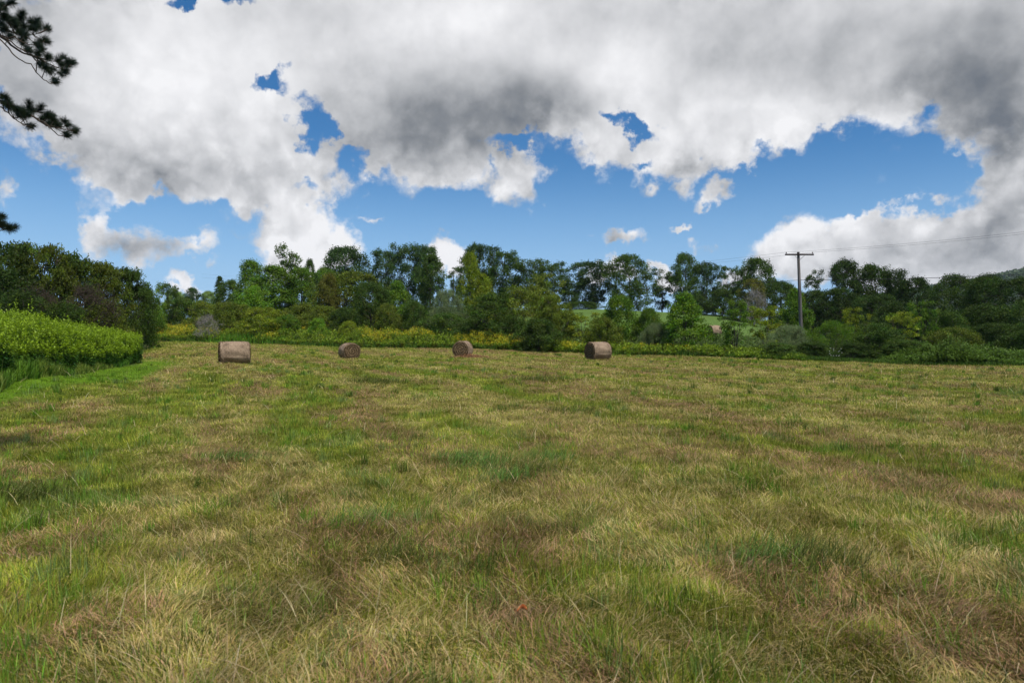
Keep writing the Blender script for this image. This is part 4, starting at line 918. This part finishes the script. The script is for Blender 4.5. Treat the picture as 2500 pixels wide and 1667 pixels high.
# the rest of the pine: whorls of branches above, behind and away from the frame
for k in range(26):
    a = k*2.4; z_ = 2.6+k*.42; ln_ = 3.2*(1-k/34)
    ex, ey = math.cos(a)*ln_, math.sin(a)*ln_
    if ex > .2 and ex/1.0 > 0 and ey < 6: ex = -abs(ex)*.8 if ex > 1.5 else ex
    m = MB(); p = bez(np.array([0, 0, z_]), np.array([ex*.5, ey*.5, z_+.25]), np.array([ex, ey, z_-.1]), 8); m.tube(p, np.linspace(.045, .01, 8), 5)
    tips = []; dr = []
    for j in range(26):
        q = p[r.integers(3, 8)]; c = q+r.normal(0, .28, 3)*np.array([1, 1, .5]); m.tube([q, (q+c)/2, c], [.007, .005, .004], 3, False); v = c-q; v /= np.linalg.norm(v); tips.append(c); dr.append(v)
    bo = m.build('branch', BARK, pine, True); q, c = needles(np.array(tips), np.array(dr), r, 40); new_mesh('needles', q.reshape(-1, 3), np.full(len(q), 4), np.arange(len(q)*4), NEEDLE, bo, c)

# ------------------------------------------------------------------ far ridge and its forest
ru = [-.6, 0, .3, .42, .50, .57, .61, .66, .70, .75, .85, 1.0, 1.3]; ry_ = [822, 815, 790, 745, 722, 708, 694, 684, 670, 650, 622, 600, 610]
RX = np.linspace(-900, 3600, 180); RY = np.linspace(900, 2550, 60); XX, YY = np.meshgrid(RX, RY); U = XX/YY
crest = (HOR-np.interp(U, ru, ry_))/F*1500; prof = np.exp(-((YY-1500)/np.where(YY < 1500, 330, 600))**2)
def ridge(x, y):
    u_ = x/y; c = (HOR-np.interp(u_, ru, ry_))/F*1500; pr = np.exp(-((y-1500)/np.where(y < 1500, 330, 600))**2)
    return c*pr+(fbm(x*.004, y*.004, 8, 3)-.5)*12*pr-19
ZZ = ridge(XX, YY); nx, ny = 180, 60; ii = (np.arange(ny-1)[:, None]*nx+np.arange(nx-1)[None]).ravel()
HILLM = noise_material('far_forest_floor', (.030, .055, .014), (.055, .085, .022), .02, 8, 1, (1, 1, 1), 0, .05)
tag(new_mesh('hills', np.stack([XX, YY, ZZ], -1).reshape(-1, 3), [4]*len(ii), np.stack([ii, ii+1, ii+nx+1, ii+nx], 1).ravel(), HILLM, None, None, True), kind='structure')
r = np.random.default_rng(77); n0 = 26000; u_ = r.uniform(.38, 1.05, n0); y = r.uniform(1080, 1620, n0); x = u_*y; zc = ridge(x, y); hcr = r.uniform(9, 15, n0)
per = 12; i = np.repeat(np.arange(n0), per); m_ = len(i); d = r.normal(0, 1, (m_, 3)); d /= np.linalg.norm(d, axis=1)[:, None]; d[:, 2] = abs(d[:, 2])
pos = np.stack([x[i], y[i], zc[i]+hcr[i]*.5], 1)+d*np.stack([hcr[i]*.42]*2+[hcr[i]*.5], 1)
q = leafquads(pos, 4.2, r, .8)
fc = np.array([[.05, .09, .02], [.075, .13, .025], [.04, .075, .02], [.09, .14, .03]])[r.integers(0, 4, n0)][i]*(1+r.normal(0, .18, (m_, 1)))
tag(new_mesh('forest', q.reshape(-1, 3), np.full(m_, 4), np.arange(m_*4), WEED, None, np.clip(fc, .01, .4)), 'dense far forest covering the ridge at right', 'forest', kind='stuff')

# ------------------------------------------------------------------ small things
# dry leaf in the near grass
lf, ln_ = mat('dry_orange_leaf'); LFM = noise_material('dry_orange_leaf_skin', (.38, .09, .025), (.62, .20, .06), 30, 4, .6)
m = MB(); a = np.linspace(0, 1, 9); V = []; 
for t in a:
    w = .024*math.sin(math.pi*min(1, t*.95+.05))**.7
    for s in (-1, -.4, .4, 1): V.append((t*.075-.037, s*w, .02+.016*abs(s)**1.6+.018*math.sin(t*3.1)))
m.add(V, [(i*4+j, i*4+j+1, (i+1)*4+j+1, (i+1)*4+j) for i in range(8) for j in range(3)]); m.tube([(-.037, 0, .022), (-.06, .004, .03)], [.0015, .001], 4)
lo = m.build('dry_leaf', LFM, None, True); d_ = 4.14; lx = (1280-1250)/F*d_; lo.location = (lx, d_, gz(lx, d_)+.055); lo.rotation_euler = (R(-50), R(10), R(35))
tag(lo, 'small curled orange dry leaf lying in the foreground grass', 'leaf')
# white wildflowers at the field edge
WHITE = noise_material('white_petals', (.6, .62, .55), (.8, .8, .76), 20, 2, .7); STEM = noise_material('green_stem', (.05, .10, .02), (.09, .15, .03), 12, 3, .8)
r = np.random.default_rng(9)
for cxp, lab in ((2032, 'white flowered weed at the dark field edge, left of the pair'), (2050, 'taller white flowered weed at the dark field edge')):
    d_ = 49.0; fx = (cxp-1250)/F*d_; root = empty('white_wildflower', (fx, d_, gz(fx, d_)), 0); tag(root, lab, 'wildflower', 'white flowers at the right field edge')
    m = MB(); heads = []
    for k in range(7):
        e_ = np.array([r.normal(0, .22), r.normal(0, .1), r.uniform(.45, 1.0)]); m.tube(bez(np.zeros(3), np.array([e_[0]*.2, 0, e_[2]*.6]), e_, 5), [.008]*5, 4)
        heads.append(e_)
    m.build('stems', STEM, root)
    for e_ in heads:
        fm = MB(); a = np.arange(9)*2*np.pi/9; rr2 = .055*(1+.25*np.sin(a*4))
        fm.add([tuple(e_+[0, 0, -.01])]+[tuple(e_+np.array([math.cos(b)*q, math.sin(b)*q, .018])) for b, q in zip(a, rr2)]+[tuple(e_+[0, 0, .03])], [(0, (k+1) % 9+1, k+1) for k in range(9)]+[(10, k+1, (k+1) % 9+1) for k in range(9)])
        fm.build('flower_head', WHITE, root)

# ------------------------------------------------------------------ haze
hm, nt = mat('haze_air'); pv = nt.nodes.new('ShaderNodeVolumePrincipled'); pv.inputs['Color'].default_value = (.80, .88, 1.0, 1); pv.inputs['Density'].default_value = .00006
nt.links.new(pv.outputs[0], nt.nodes.new('ShaderNodeOutputMaterial').inputs['Volume'])
m = MB(); m.box((0, 1020, 125), (7600, 3400, 280)); tag(m.build('haze', hm), kind='stuff')
#END
